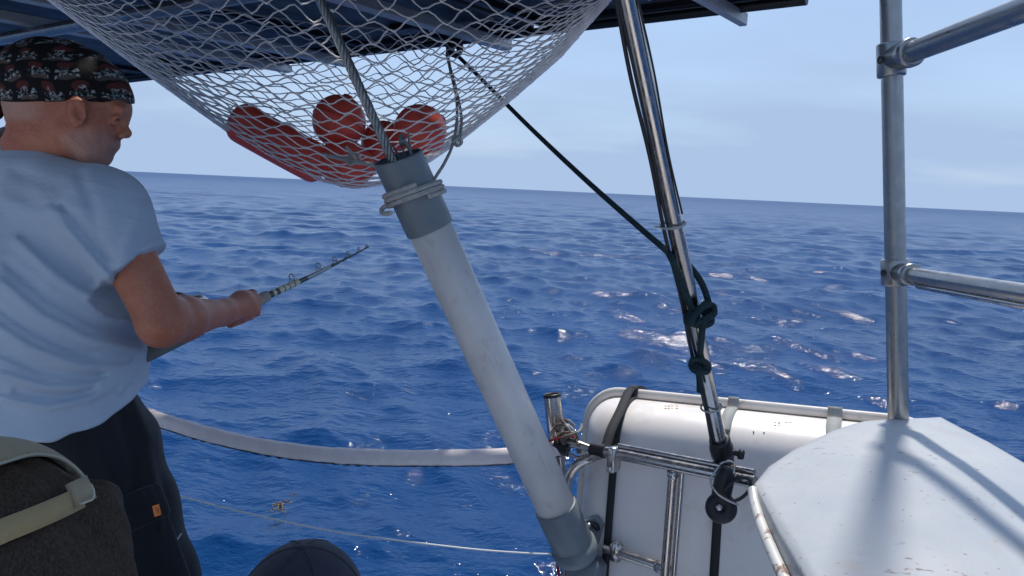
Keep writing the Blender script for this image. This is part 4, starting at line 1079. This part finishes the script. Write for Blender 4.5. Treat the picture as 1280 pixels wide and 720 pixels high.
    stub = [(rel(H(118, 186, -.04)), (.055, .09, .040), (.44, .35, .30), .45), (rel(H(48, 140)), (.062, .2, .026), (.56, .40, .30), .5)]
    obj('body', s.mesh(), skin_mat('tanned_skin', (.50, .200, .110), (.60, .31, .21), stub), t)
    slitm = mat('dark_eye_slit', (.06, .035, .025), .7)
    for sg in (-1, 1): obj('eye_slit', tube(spline([H(143.5, 151.0, .0405 * sg), H(147, 149.6, .0375 * sg), H(150, 150.4, .031 * sg)], 4), .0011, 6), slitm, t)  # dark line put in for the shaded slit between the lids
    # ---- bandana
    s = Sdf(H(-45, 160, .12) - Vector((.06, .26, .03)), H(180, 40, .0) + Vector((.05, .14, .05)), .0034)
    s.ell(H(77, 111), (.1205, .085, .092), A, 0); s.ell(H(115, 122), (.069, .071, .062), A, .03); s.ell(H(60, 100), (.085, .075, .068), A, .03)
    X, Y, D = s.pix()
    low = np.interp(X, [-20, 10, 60, 82, 90, 102, 110, 160, 180], [128, 127, 127.5, 126, 121, 122, 127, 129.5, 129])
    s.D = np.maximum(s.D, ((Y - low) * .00155).astype(np.float32))
    fold = .0016 * np.sin((Y - 50) * .20 + X * .05 + 2 * np.sin(X * .05)) * np.clip((60 - X) / 60, 0, 1) + .0009 * np.sin(X * .13 + Y * .11)
    s.D = (s.D + fold).astype(np.float32)
    bm = bandana_mat(o0)
    bd = obj('bandana', s.mesh(), bm, t)
    hem = []
    s = Sdf(H(-60, 190, .1) - Vector((.08, .2, .03)), H(40, 70) + Vector((.05, .12, .04)), .0036)
    s.ell(H(3, 112, .0), (.020, .024, .022), None, 0); s.cap(H(2, 116), H(9, 137, .01), .013, .011, .01); s.cap(H(0, 114), H(-6, 141, -.012), .013, .014, .01)
    s.cap(H(8, 110, -.02), H(2, 112), .012, .014, .012); s.cap(H(-8, 100, -.01), H(-26, 120, .0), .016, .012, .012); s.cap(H(2, 110), H(-4, 132, .02), .014, .012, .01)
    obj('bandana_knot', s.mesh(), bm, bd)
    # ---- t-shirt
    s = Sdf((-1.46, 1.02, 1.66), (-.52, 1.95, 2.50), .0046)
    s.ell(SC - UP * .13, (.190, .128, .20), TAX, 0); s.ell(P(58, 380, 1.465), (.190, .140, .20), TAX, .06); s.ell(P(60, 455, 1.475), (.186, .150, .16), TAX, .06); s.ell(P(70, 520, 1.49), (.198, .162, .12), TAX, .05)
    s.ell(P(128, 440, 1.54), (.085, .085, .10), None, .06)                                                            # belly pushed out in front
    s.cap(SR - RGT * .015, SLf + RGT * .015, .072, .072, .06); s.cap(P(34, 211, 1.44), SC - UP * .02, .055, .10, .05); s.cap(P(44, 218, 1.405), SR + Vector((-.01, 0, -.002)), .054, .066, .05); s.cap(P(20, 216, 1.47), SLf, .054, .066, .05)
    s.cap(SR, SR.lerp(ELB, .62), .070, .068, .04); s.cap(SLf, SLf.lerp(ELl, .6), .074, .074, .04)
    sa = SR.lerp(ELB, .60); X, Y, D = s.pix()
    # sleeve hems (cut flat across the arm)
    for a, e in ((SR, ELB), (SLf, ELl)):
        d = (e - a).normalized(); q = a + d * (.112 if a is SR else .14); g = np.stack(np.meshgrid(*s.ax, indexing='ij'), -1)
        if a is SR: d = (d + XR * .25 - UP * .0).normalized()
        al = (g - np.array(q)) @ np.array(d); rad = np.linalg.norm(g - np.array(q) - al[..., None] * np.array(d), axis=-1)
        s.D = np.where((rad < .10) & (al > -.02), np.maximum(s.D, al), s.D).astype(np.float32)
        s.D = (s.D + np.where(rad < .10, .0016 * np.exp(-((al + .018) / .0035) ** 2), 0)).astype(np.float32)
    # collar cut
    # hem
    hemy = np.interp(X, [-200, -60, 0, 35, 70, 100, 130, 150, 165, 176, 200], [525, 540, 552, 555.5, 550, 541, 527, 512, 498, 484, 470]) + 1.5 * np.sin(X * .12)
    s.D = np.maximum(s.D, ((Y - hemy) * .0016).astype(np.float32))
    # folds, drawn where the cloth hangs
    FA = np.zeros(X.shape)
    def fold(pts, wd, amp):
        best = np.full(X.shape, 1e9)
        for (xa, ya), (xb, yb) in zip(pts, pts[1:]):
            L2 = (xb - xa) ** 2 + (yb - ya) ** 2; tt = np.clip(((X - xa) * (xb - xa) + (Y - ya) * (yb - ya)) / L2, 0, 1)
            best = np.minimum(best, (X - xa - tt * (xb - xa)) ** 2 + (Y - ya - tt * (yb - ya)) ** 2)
        f = np.exp(-best / (wd * .85) ** 2) * amp * 1.5
        FA[...] += np.where(D < 1.62, f, 0)
    near = np.abs(s.D) < .04
    for pts, wd, amp in (
        ([(62, 262), (95, 300), (125, 335), (142, 352)], 6, .0075), ([(78, 258), (110, 290), (136, 322)], 5, -.006), ([(20, 300), (70, 345), (130, 385), (165, 400)], 8, .007),
        ([(10, 330), (60, 372), (120, 405), (168, 420)], 7, -.006), ([(0, 352), (50, 395), (110, 425), (175, 440)], 8, .008), ([(0, 385), (45, 415), (92, 437), (115, 445)], 6, -.007),
        ([(-10, 405), (40, 437), (100, 458), (160, 462)], 7, .008), ([(0, 440), (50, 462), (100, 471), (125, 470)], 6, -.007), ([(0, 468), (60, 485), (120, 484), (170, 455)], 7, .007),
        ([(0, 498), (60, 510), (110, 500), (150, 478), (172, 450)], 6, .006), ([(20, 488), (75, 496), (105, 491), (118, 485)], 5, -.006), ([(150, 490), (162, 470), (172, 452)], 4, .006), ([(128, 476), (150, 470), (165, 476)], 4, .006),
        ([(100, 220), (118, 262), (122, 300)], 10, -.004), ([(176, 262), (160, 300), (150, 340)], 9, .004), ([(185, 285), (172, 318)], 7, -.003), ([(5, 250), (50, 268), (100, 262)], 12, .004), ([(20, 215), (70, 232)], 10, -.003)):
        fold(pts, wd, amp)
    s.D = (s.D - np.clip(FA, -.0075, .010)).astype(np.float32)
    g = np.stack(np.meshgrid(*s.ax, indexing='ij'), -1)
    s.D = (s.D + .0022 * np.sin(g[..., 2] * 55 + 3 * np.sin(g[..., 0] * 17 + g[..., 1] * 11)) * np.clip((2.15 - g[..., 2]) / .3, 0, 1) + .0012 * np.sin(g[..., 0] * 70 + g[..., 2] * 45)).astype(np.float32)
    # hem band: a shallow stitched groove
    s.D = (s.D + .0015 * np.exp(-((hemy - Y - 16) / 2.0) ** 2)).astype(np.float32)
    shirtm = cloth_mat('light_blue_cotton', (.44, .53, .63), .05, 800, .9, 1.6)
    sh = obj('t_shirt', s.mesh(), shirtm, t)
    nc_ = P(42, 192, 1.433); na_ = (H(66, 150) - P(42, 196, 1.435)).normalized(); na_ = (na_ + XR * .12).normalized(); n_1 = na_.cross(XF).normalized(); n_2 = na_.cross(n_1)
    cp = [nc_ + (n_1 * math.cos(q) * .066 + n_2 * math.sin(q) * .064) for q in [2 * math.pi * k / 14 for k in range(14)]]
    obj('collar', tube(spline(cp, 6, True), .0065, 10, closed=True), shirtm, sh)
    # ---- trousers
    s = Sdf((-1.36, 1.12, DECK + .02), (-.52, 2.0, 2.02), .006)
    s.ell(HIP + UP * .03, (.178, .138, .16), TAX, 0); s.ell(HIP + UP * .08, (.165, .132, .10), TAX, .05)
    hr, hl = P(128, 572, 1.46), HIP - RGT * .09 - UP * .03
    for hp, ft in ((hr, footR), (hl, footL)):
        kn = P(203, 800, 1.44) if hp is hr else hp.lerp(ft, .5) + FWD * .03; an = ft + Vector((0, 0, .06)) - FWD * .02
        s.cap(hp, kn, .112, .098, .05); s.cap(kn, an, .088, .075, .03)
    X, Y, D = s.pix()
    for pts, wd, amp in (([(168, 500), (185, 545), (196, 600), (200, 660)], 7, .007), ([(150, 520), (165, 570), (170, 640)], 8, -.006), ([(190, 560), (205, 620)], 5, -.005), ([(120, 540), (140, 600), (150, 690)], 9, .006)):
        best = np.full(X.shape, 1e9)
        for (xa, ya), (xb, yb) in zip(pts, pts[1:]):
            L2 = (xb - xa) ** 2 + (yb - ya) ** 2; tt = np.clip(((X - xa) * (xb - xa) + (Y - ya) * (yb - ya)) / L2, 0, 1); best = np.minimum(best, (X - xa - tt * (xb - xa)) ** 2 + (Y - ya - tt * (yb - ya)) ** 2)
        s.D = (s.D - np.exp(-best / wd ** 2) * amp).astype(np.float32)
    g = np.stack(np.meshgrid(*s.ax, indexing='ij'), -1); s.D = (s.D + .004 * np.sin(g[..., 2] * 38 + 2.5 * np.sin(g[..., 0] * 14 + g[..., 1] * 9))).astype(np.float32)
    s.half(HIP + UP * .185, UP); s.half(Vector((0, 0, DECK + .045)), (0, 0, -1))
    blk = cloth_mat('black_work_cloth', (.010, .012, .016), .25, 500, .8, .8)
    tr = obj('trousers', s.mesh(), blk, t)
    # cargo pocket on the right thigh, its flap, the orange tag
    tA, tB = P(128, 572, 1.46), P(203, 800, 1.44); pd = (tB - tA).normalized(); pn_ = (RGT * .85 - XF * .55); pn_ = (pn_ - pd * pn_.dot(pd)).normalized(); px_ = pd.cross(pn_).normalized()
    pc = tA.lerp(tB, .50) + pn_ * .098
    for nm, i0, i1, lift, rad in (('cargo_pocket', -.070, .095, .0, .011), ('pocket_flap', -.100, -.050, .006, .010)):
        s = Sdf(pc - Vector((.16, .16, .19)), pc + Vector((.16, .16, .19)), .0045)
        for i in range(-4, 5):
            a_ = i * .165; dr_ = pn_ * math.cos(a_) + px_ * math.sin(a_); q = tA.lerp(tB, .50) + dr_ * (.100 + lift)
            s.cap(q + pd * i0, q + pd * i1, rad, rad + .003, .010)
        if nm == 'cargo_pocket': pk = obj(nm, s.mesh(), blk, tr)
        else: obj(nm, s.mesh(), blk, pk)
    ot = mat('orange_label', (.75, .20, .03), .6, var=.1, vscale=90)
    q = P(196, 638, 1.331); q2 = P(193.5, 638.5, 1.335)
    tg = obj('orange_tag', box(q, (P(200, 637, 1.331) - P(192, 640, 1.331)) * .5, (P(197.5, 645, 1.331) - P(194.5, 631.5, 1.331)) * .5, XF * .0016, .0006), ot, tr, smooth=False)
    dk = mat('tag_mark', (.30, .09, .03), .6)
    for a, e in (((194.5, 634), (197, 640)), ((197, 640), (198.6, 635)), ((196, 641.5), (199, 640.5))):
        obj('tag_mark', tube([P(a[0], a[1], 1.3292), P(e[0], e[1], 1.3292)], .0007, 5), dk, tg)
    obj('zip_pull', tube([P(222, 674, 1.345), P(227, 667, 1.348)], .0016, 6), web_grey, tr)
    shm = mat('dark_shoe', (.03, .03, .035), .7, bump=.2)
    for ft in (footR, footL):
        s = Sdf(ft - Vector((.17, .17, .01)), ft + Vector((.2, .25, .14)), .006)
        s.ell(ft - FWD * .02 + UP * .05, (.046, .062, .055), TAX, .0); s.ell(ft + FWD * .085 + UP * .034, (.048, .085, .036), TAX, .04); s.half(ft + UP * .004, (0, 0, -1))
        obj('shoe', s.mesh(), shm, t)
man()

# ------------------------------------------------------------------ fishing rod with its reel
def fishing_rod():
    t = thing('fishing_rod', 'grey fishing rod held out over the sea, pointing up to the right', 'fishing rod', rod_at(174) - RODD * .03)
    grip = mat('grey_foam_grip', (.16, .165, .155), .8, var=.1, bump=.3, bscale=260); blank = mat('dark_rod_blank', (.045, .05, .055), .3, var=.1)
    cork = mat('pale_ribbed_grip', (.42, .38, .33), .7, var=.12, bump=.5, bscale=160); wrapm = mat('pale_thread_wrap', (.62, .60, .42), .5); tipm = mat('grey_tip', (.30, .34, .36), .35, .3)
    up = (UP - RODD * UP.dot(RODD)).normalized()
    a0 = rod_at(174); L = lambda px: (rod_at(px) - a0).length
    obj('butt', lathe(a0 + RODD * .0, RODD, [(0, 0), (0, .014), (.006, .0175), (.03 + L(236), .0175), (.035 + L(236), .014)], 22), grip, t)
    obj('fore_grip', lathe(a0, RODD, [(L(262), .0125), (L(264), .0145), (L(300), .0145), (L(334), .0125), (L(335), .009)], 22), cork, t)
    for k in range(14):
        s = L(312) + (L(333) - L(312)) * k / 13; r_ = .0145 - .0015 * (k / 13) + .0006
        obj('grip_ridge', lathe(a0, RODD, [(s - .0018, r_ - .0016), (s - .001, r_ + .0004), (s + .001, r_ + .0004), (s + .0018, r_ - .0016)], 16), cork, t)
    obj('reel_seat', lathe(a0, RODD, [(L(234), .0125), (L(264), .0125)], 18), blackp, t)
    # blank with a slight bend under load
    pts, rr = [], []
    for i in range(41):
        px = 330 + (462 - 330) * i / 40; f = i / 40; pts.append(rod_at(px) + UP * (-.004 * math.sin(math.pi * f) ) ); rr.append(.0098 * (1 - f) + .0019 * f)
    obj('blank', tube(pts, rr, 14), blank, t)
    for k in range(9):
        f = (343 + k * 3.5 - 330) / 132; q = pts[int(f * 40)]; i = int(f * 40)
        obj('thread_wrap', tube([pts[i] + RODD * (.004 * (k % 2)), pts[i] + RODD * (.010 + .004 * (k % 2)) + up * .001], [rr[i] + .0007] * 2, 12), wrapm, t)
    obj('tip_section', tube(pts[16:26], [q + .0006 for q in rr[16:26]], 12), tipm, t)
    line = []
    for j, (px, hh) in enumerate(((369, .021), (402, .019), (422, .016), (438, .013), (451, .010), (461, .006))):
        f = (px - 330) / 132; i = min(int(f * 40), 39); q = pts[i]; c = q + up * hh; u = (RODD.cross(up)).normalized(); r_ = max(hh * .42, .0035)
        g = obj('guide', tube([c + (u * math.cos(a) + up * math.sin(a)) * r_ for a in [2 * math.pi * k / 20 for k in range(20)]], .0017, 7, closed=True), tipm, t)
        for sg in (-1, 1):
            obj('guide_leg', tube([q + RODD * .018 * sg, c + u * r_ * .8 * sg - up * r_ * .5], .0013, 6), tipm, g)
        line.append(c - up * r_ * .9)
    rc_ = rod_at(240) + up * .056
    line = [rc_ + up * .03 + RODD * .01] + line
    fl = mat('clear_line', (.75, .78, .80), .25)
    e = line[-1]; pass
    obj('line', tube(line, .0006, 5), fl, t)
    u = RODD.cross(up).normalized()
    rl = obj('reel', lathe(rc_ - u * .026, u, [(0, .0), (0, .020), (.052, .020), (.052, 0)], 26), fl, t)
    for sg, m_, ex in ((1, steel, .0), (-1, blackr, .004)):
        obj('side_plate', lathe(rc_ + u * .026 * sg, u * sg, [(0, .0), (0, .034), (.003, .0365), (.012, .0365), (.017, .031), (.019, .012), (.019, 0)], 30), m_, rl)
    obj('reel_foot', box(rod_at(238) + up * .018, RODD * .035, u * .008, up * .006, .003), blackr, rl)
    for sg in (-1, 1): obj('frame_pillar', tube([rc_ + RODD * .03 * sg - u * .026, rc_ + RODD * .03 * sg + u * .026], .004, 8), steel, rl)
    hk = rc_ + u * (.05 if u.dot(XR) < 0 else -.05)
    obj('crank', tube(spline([rc_ - u * .044, rc_ - u * .054 + up * .01, rc_ - u * .056 + up * .035], 4), .004, 8), steel, rl)
    obj('crank_knob', lathe(rc_ - u * .056 + up * .035, -u, [(0, 0), (0, .010), (.012, .013), (.026, .010), (.03, 0)], 14), blackr, rl)
fishing_rod()

# ------------------------------------------------------------------ seated people low in the frame
def ray_ell(px, py, c, r):
    d = (P(px, py, 1) - CAM); o_ = CAM - c; A_ = sum((d[i] / r[i]) ** 2 for i in range(3)); B_ = 2 * sum(d[i] * o_[i] / r[i] ** 2 for i in range(3)); C_ = sum((o_[i] / r[i]) ** 2 for i in range(3)) - 1
    q = B_ * B_ - 4 * A_ * C_
    tt = (-B_ - math.sqrt(q)) / (2 * A_) if q > 0 else -B_ / (2 * A_)
    return CAM + d * tt
def seated(t, hc, fw, seat_z, skin, shirt, trous, leg=.42):
    """one continuous body, sitting: hc head centre, fw facing; clothes are children"""
    rg = Vector((fw.y, -fw.x, 0)); ax = [rg, fw, UP]; hp = Vector((hc.x, hc.y, seat_z + .11)) - fw * .06; nk = hc - UP * .13 - fw * .02; ch = nk.lerp(hp, .42)
    def limbs(s, gr, parts):
        if 'head' in parts:
            s.ell(hc, (.074, .093, .108), ax, 0); s.ell(hc + fw * .035 - UP * .05, (.058, .058, .068), ax, .03); s.ell(hc + fw * .088 - UP * .03, (.013, .018, .022), ax, .012)
            s.ell(hc + fw * .072 - UP * .098, (.026, .022, .018), ax, .02); s.ell(hc + fw * .084 - UP * .066, (.022, .010, .010), ax, .01)
            for sg in (-1, 1): s.ell(hc + rg * .076 * sg - UP * .02 - fw * .004, (.008, .018, .030), ax, .006); s.ell(hc + rg * .03 * sg + fw * .086 + UP * .006, (.012, .010, .009), ax, .006, True)
            s.cap(hc - UP * .06 - fw * .015, nk - UP * .04, .052, .056, .03)
        if 'top' in parts:
            s.ell(ch, (.17 + gr, .11 + gr, .22 + gr), ax, .04); s.ell(hp + UP * .06, (.16 + gr, .12 + gr, .16 + gr), ax, .06); s.cap(nk - UP * .055 + rg * .16, nk - UP * .055 - rg * .16, .055 + gr, .055 + gr, .05)
        for sg in (-1, 1):
            sh = nk - UP * .07 + rg * .17 * sg; el = sh - UP * .26 + fw * .10 + rg * .04 * sg; kn = hp + fw * .44 + rg * .12 * sg; wr = kn - fw * .12 + UP * .085 - rg * .02 * sg; an = kn - UP * (leg) + fw * .05
            if 'arms' in parts:
                s.cap(sh, el, .048, .040, .03); s.cap(el, wr, .040, .026, .02); s.ell(wr + fw * .05, (.034, .045, .016), ax, .015)
                for k in range(4): q = wr + fw * .088 + rg * (.016 * k - .024); s.cap(q, q + fw * .038 - UP * .012, .0085, .008, .004); s.cap(q + fw * .038 - UP * .012, q + fw * .055 - UP * .034, .008, .007, .003)
                q = wr + fw * .04 - rg * .03 * sg; s.cap(q, q + fw * .05 - rg * .02 * sg, .011, .009, .006)
            if 'sleeve' in parts: s.cap(sh, sh.lerp(el, .7), .062, .060, .04)
            if 'legs' in parts:
                s.cap(hp + rg * .09 * sg, kn, .085 + gr, .058 + gr, .04); s.cap(kn, an, .056 + gr, .040 + gr, .02)
                if gr == 0: s.cap(an - UP * .03, an + fw * .14 - UP * .06, .036, .028, .02)
        return s
    lo = (min(hc.x, hp.x) - .38, min(hc.y, hp.y) - .30, seat_z - leg - .12); hi = (hc.x + .38, hc.y + .72, hc.z + .16)
    o = obj('body', limbs(Sdf(lo, hi, .0075), 0, ('head', 'top', 'arms', 'legs')).mesh(), skin, t)
    s = limbs(Sdf(lo, hi, .009), .016, ('top', 'sleeve')); s.half(nk - UP * .02, UP); s.half(hp - UP * .04, (0, 0, -1)); obj('shirt', s.mesh(), shirt, t)
    s = limbs(Sdf(lo, hi, .009), .014, ('legs',)); s.ell(hp, (.178, .14, .13), ax, .04); s.half(Vector((0, 0, seat_z - leg + .1)), (0, 0, -1)); obj('trousers', s.mesh(), trous, t)
    return hp
khaki = cloth_mat('khaki_canvas', (.33, .27, .17), .12, 700, .9); strapm = cloth_mat('sand_webbing', (.36, .27, .13), .10, 900, .85); hairm = bpy.data.materials.new('dark_brown_hair')
hairm.use_nodes = True; b = NB(hairm); p = hairm.node_tree.nodes['Principled BSDF']; oc = b.objc(); p.inputs['Specular IOR Level'].default_value = .2
st = b.noise(26, b.mapping(oc, (24, 24, .6), rot=(.2, .12, 0)), 3, .5, .1)
b.set(p.inputs['Base Color'], b.mix(b.rng(st, .35, .68), (.020, .013, .008, 1), (.062, .040, .024, 1))); p.inputs['Roughness'].default_value = .6; b.set(p.inputs['Normal'], b.bump(st, .3, .002))
navy = cloth_mat('navy_cotton', (.032, .034, .050), .18, 420, .95, .5)
skin2 = skin_mat('light_skin', (.45, .24, .17), (.55, .34, .26))
def capped_person():
    hc = P(-24, 716, .59); fw = Vector((-.42, .91, 0)).normalized()
    t = thing('person', 'person with dark brown hair in a khaki cap, low at the left edge, back turned', 'person', Vector((hc.x, hc.y, DECK)))
    seated(t, hc - UP * .012, fw, DECK + .46, skin2, cloth_mat('olive_shirt', (.07, .08, .05), .1), navy)
    rg = Vector((fw.y, -fw.x, 0)); ax = [rg, fw, UP]
    s = Sdf(hc - Vector((.16, .17, .24)), hc + Vector((.16, .16, .14)), .004)
    s.ell(hc, (.0865, .098, .103), ax, 0)
    s.cap(hc - fw * .045 - UP * .03 + rg * .05, hc - fw * .05 - UP * .15 + rg * .062, .05, .040, .04); s.cap(hc - fw * .05 - UP * .03 - rg * .03, hc - fw * .06 - UP * .16 - rg * .04, .055, .045, .04); s.cap(hc - fw * .06 - UP * .04, hc - fw * .07 - UP * .17, .05, .045, .04)
    s.cap(ray_ell(100, 640, hc, (.08, .09, .1)) + XF * .03, ray_ell(108, 745, hc, (.09, .1, .1)) + XF * .03, .018, .018, .03)
    s.half(hc + fw * .055 - UP * .0, fw + UP * -.3, .0)
    g = np.stack(np.meshgrid(*s.ax, indexing='ij'), -1); q = (g - np.array(hc)); th_ = np.arctan2(q[..., 0], -q[..., 1])
    s.D = (s.D + .0010 * np.sin(th_ * 30 + q[..., 2] * 12) + .0022 * np.sin(th_ * 9 - q[..., 2] * 14)).astype(np.float32)
    obj('hair', s.mesh(), hairm, t)
    rc_ = (.0940, .1055, .1105); s = Sdf(hc - Vector((.16, .22, .16)), hc + Vector((.16, .30, .16)), .0030)
    s.ell(hc, rc_, ax, 0); X, Y, D = s.pix()
    br = Sdf  # brim
    s.ell(hc + fw * .115 - UP * .008, (.07, .07, .006), ax, .01)
    arch = np.interp(X, [-200, -110, -60, 0, 40, 70, 88, 100, 112, 124], [640, 612, 594, 579, 568, 570, 579, 589, 603, 640]); lowc = np.interp(X, [-200, 0, 105, 130], [720, 655, 606, 640])
    g = np.stack(np.meshgrid(*s.ax, indexing='ij'), -1); nearside = ((g - np.array(hc)) @ np.array(fw)) < .03
    s.D = np.where(nearside, np.maximum(s.D, ((Y - arch) * .00062)), s.D).astype(np.float32)
    s.half(hc + UP * .018, UP * -1 - fw * .35, .0)
    # thin shell
    inner = Sdf(s.lo, s.lo + (s.n - 1) * s.h, s.h); inner.ell(hc, tuple(q - .0078 for q in rc_), ax, 0); s.D = np.maximum(s.D, -inner.D[:s.n[0], :s.n[1], :s.n[2]])
    cp = obj('cap', s.mesh(), khaki, t)
    edge = [ray_ell(x, y, hc, (.0955, .105, .111)) for x, y in ((-60, 595), (-25, 586), (0, 579.5), (40, 568.5), (70, 571), (88, 580), (100, 591), (108, 602))]
    obj('edge_piping', tube(spline(edge, 6), .0016, 8), mat('pale_piping', (.36, .33, .24), .8), cp)
    mid = [(-70, 697), (-30, 680), (0, 665), (40, 649), (75, 634), (102, 621)]
    pts = [ray_ell(x, y, hc, (.0975, .107, .112)) for x, y in mid]; sp = spline(pts, 6)
    wv = [(XU * .0085 + XR * -.0022) for _ in sp]
    obj('cap_strap', ribbon(sp, wv, .0028), strapm, cp)
    kp = [ray_ell(x, y, hc, (.1005, .110, .115)) for x, y in ((90, 620), (102, 614), (112, 609))]; sp = spline(kp, 5)
    obj('strap_keeper', ribbon(sp, [(XU * .0095 + XR * -.0042) for _ in sp], .004), khaki, cp)
    st_ = [ray_ell(x, y, hc, (.1015, .1115, .1165)) for x, y in ((101, 630), (109, 627), (116.5, 623), (117, 613), (113, 605))]
    obj('keeper_stitching', tube(spline(st_, 5), .0009, 6), mat('pale_thread', (.5, .48, .38), .8), cp)
capped_person()
def navy_person():
    hc = P(377, 770, 1.02); fw = Vector((.1, .99, 0)).normalized(); rg = Vector((fw.y, -fw.x, 0)); ax = [rg, fw, UP]
    t = thing('person', 'person in a plain dark navy cap, only the crown showing at the bottom edge', 'person', Vector((hc.x, hc.y, DECK)))
    seated(t, hc - UP * .012, fw, DECK + .17, skin2, navy, navy, .17)
    s = Sdf(hc - Vector((.15, .16, .1)), hc + Vector((.15, .24, .14)), .004); s.ell(hc, (.089, .102, .104), ax, 0); s.half(hc - UP * .008, (0, 0, -1))
    c = obj('cap', s.mesh(), navy, t)
    for k in range(6):
        a_ = k * math.pi / 3 + .25; pts = [hc + (rg * math.cos(a_) * .0895 + fw * math.sin(a_) * .1025) * math.sin(q) + UP * .1045 * math.cos(q) for q in [R(5 + 85 * i / 14) for i in range(15)]]
        obj('cap_seam', tube(pts, .0011, 6), navy, c)
    obj('cap_button', lathe(hc + UP * .102, UP, [(0, .008), (.003, .008), (.0045, .005), (.005, 0)], 14), navy, c)
navy_person()
def benches():
    wood = mat('pale_bench', (.55, .54, .50), .5, var=.06)
    for q, hz, lb in ((P(-24, 716, .59), .40, 'pale cockpit bench under the person in the khaki cap'), (P(377, 770, 1.02), .11, 'low pale step under the person in the navy cap')):
        c = Vector((q.x, q.y - .04, DECK + hz / 2 + .001)); t = thing('bench', lb, 'bench', Vector((c.x, c.y, DECK)))
        obj('bench_seat', box(c + UP * (hz / 2 - .015), (.27, 0, 0), (0, .22, 0), (0, 0, .02), .008), wood, t, smooth=False)
        obj('bench_base', box(c - UP * .02, (.24, 0, 0), (0, .19, 0), (0, 0, hz / 2 - .019), .006), wood, t, smooth=False)
benches()
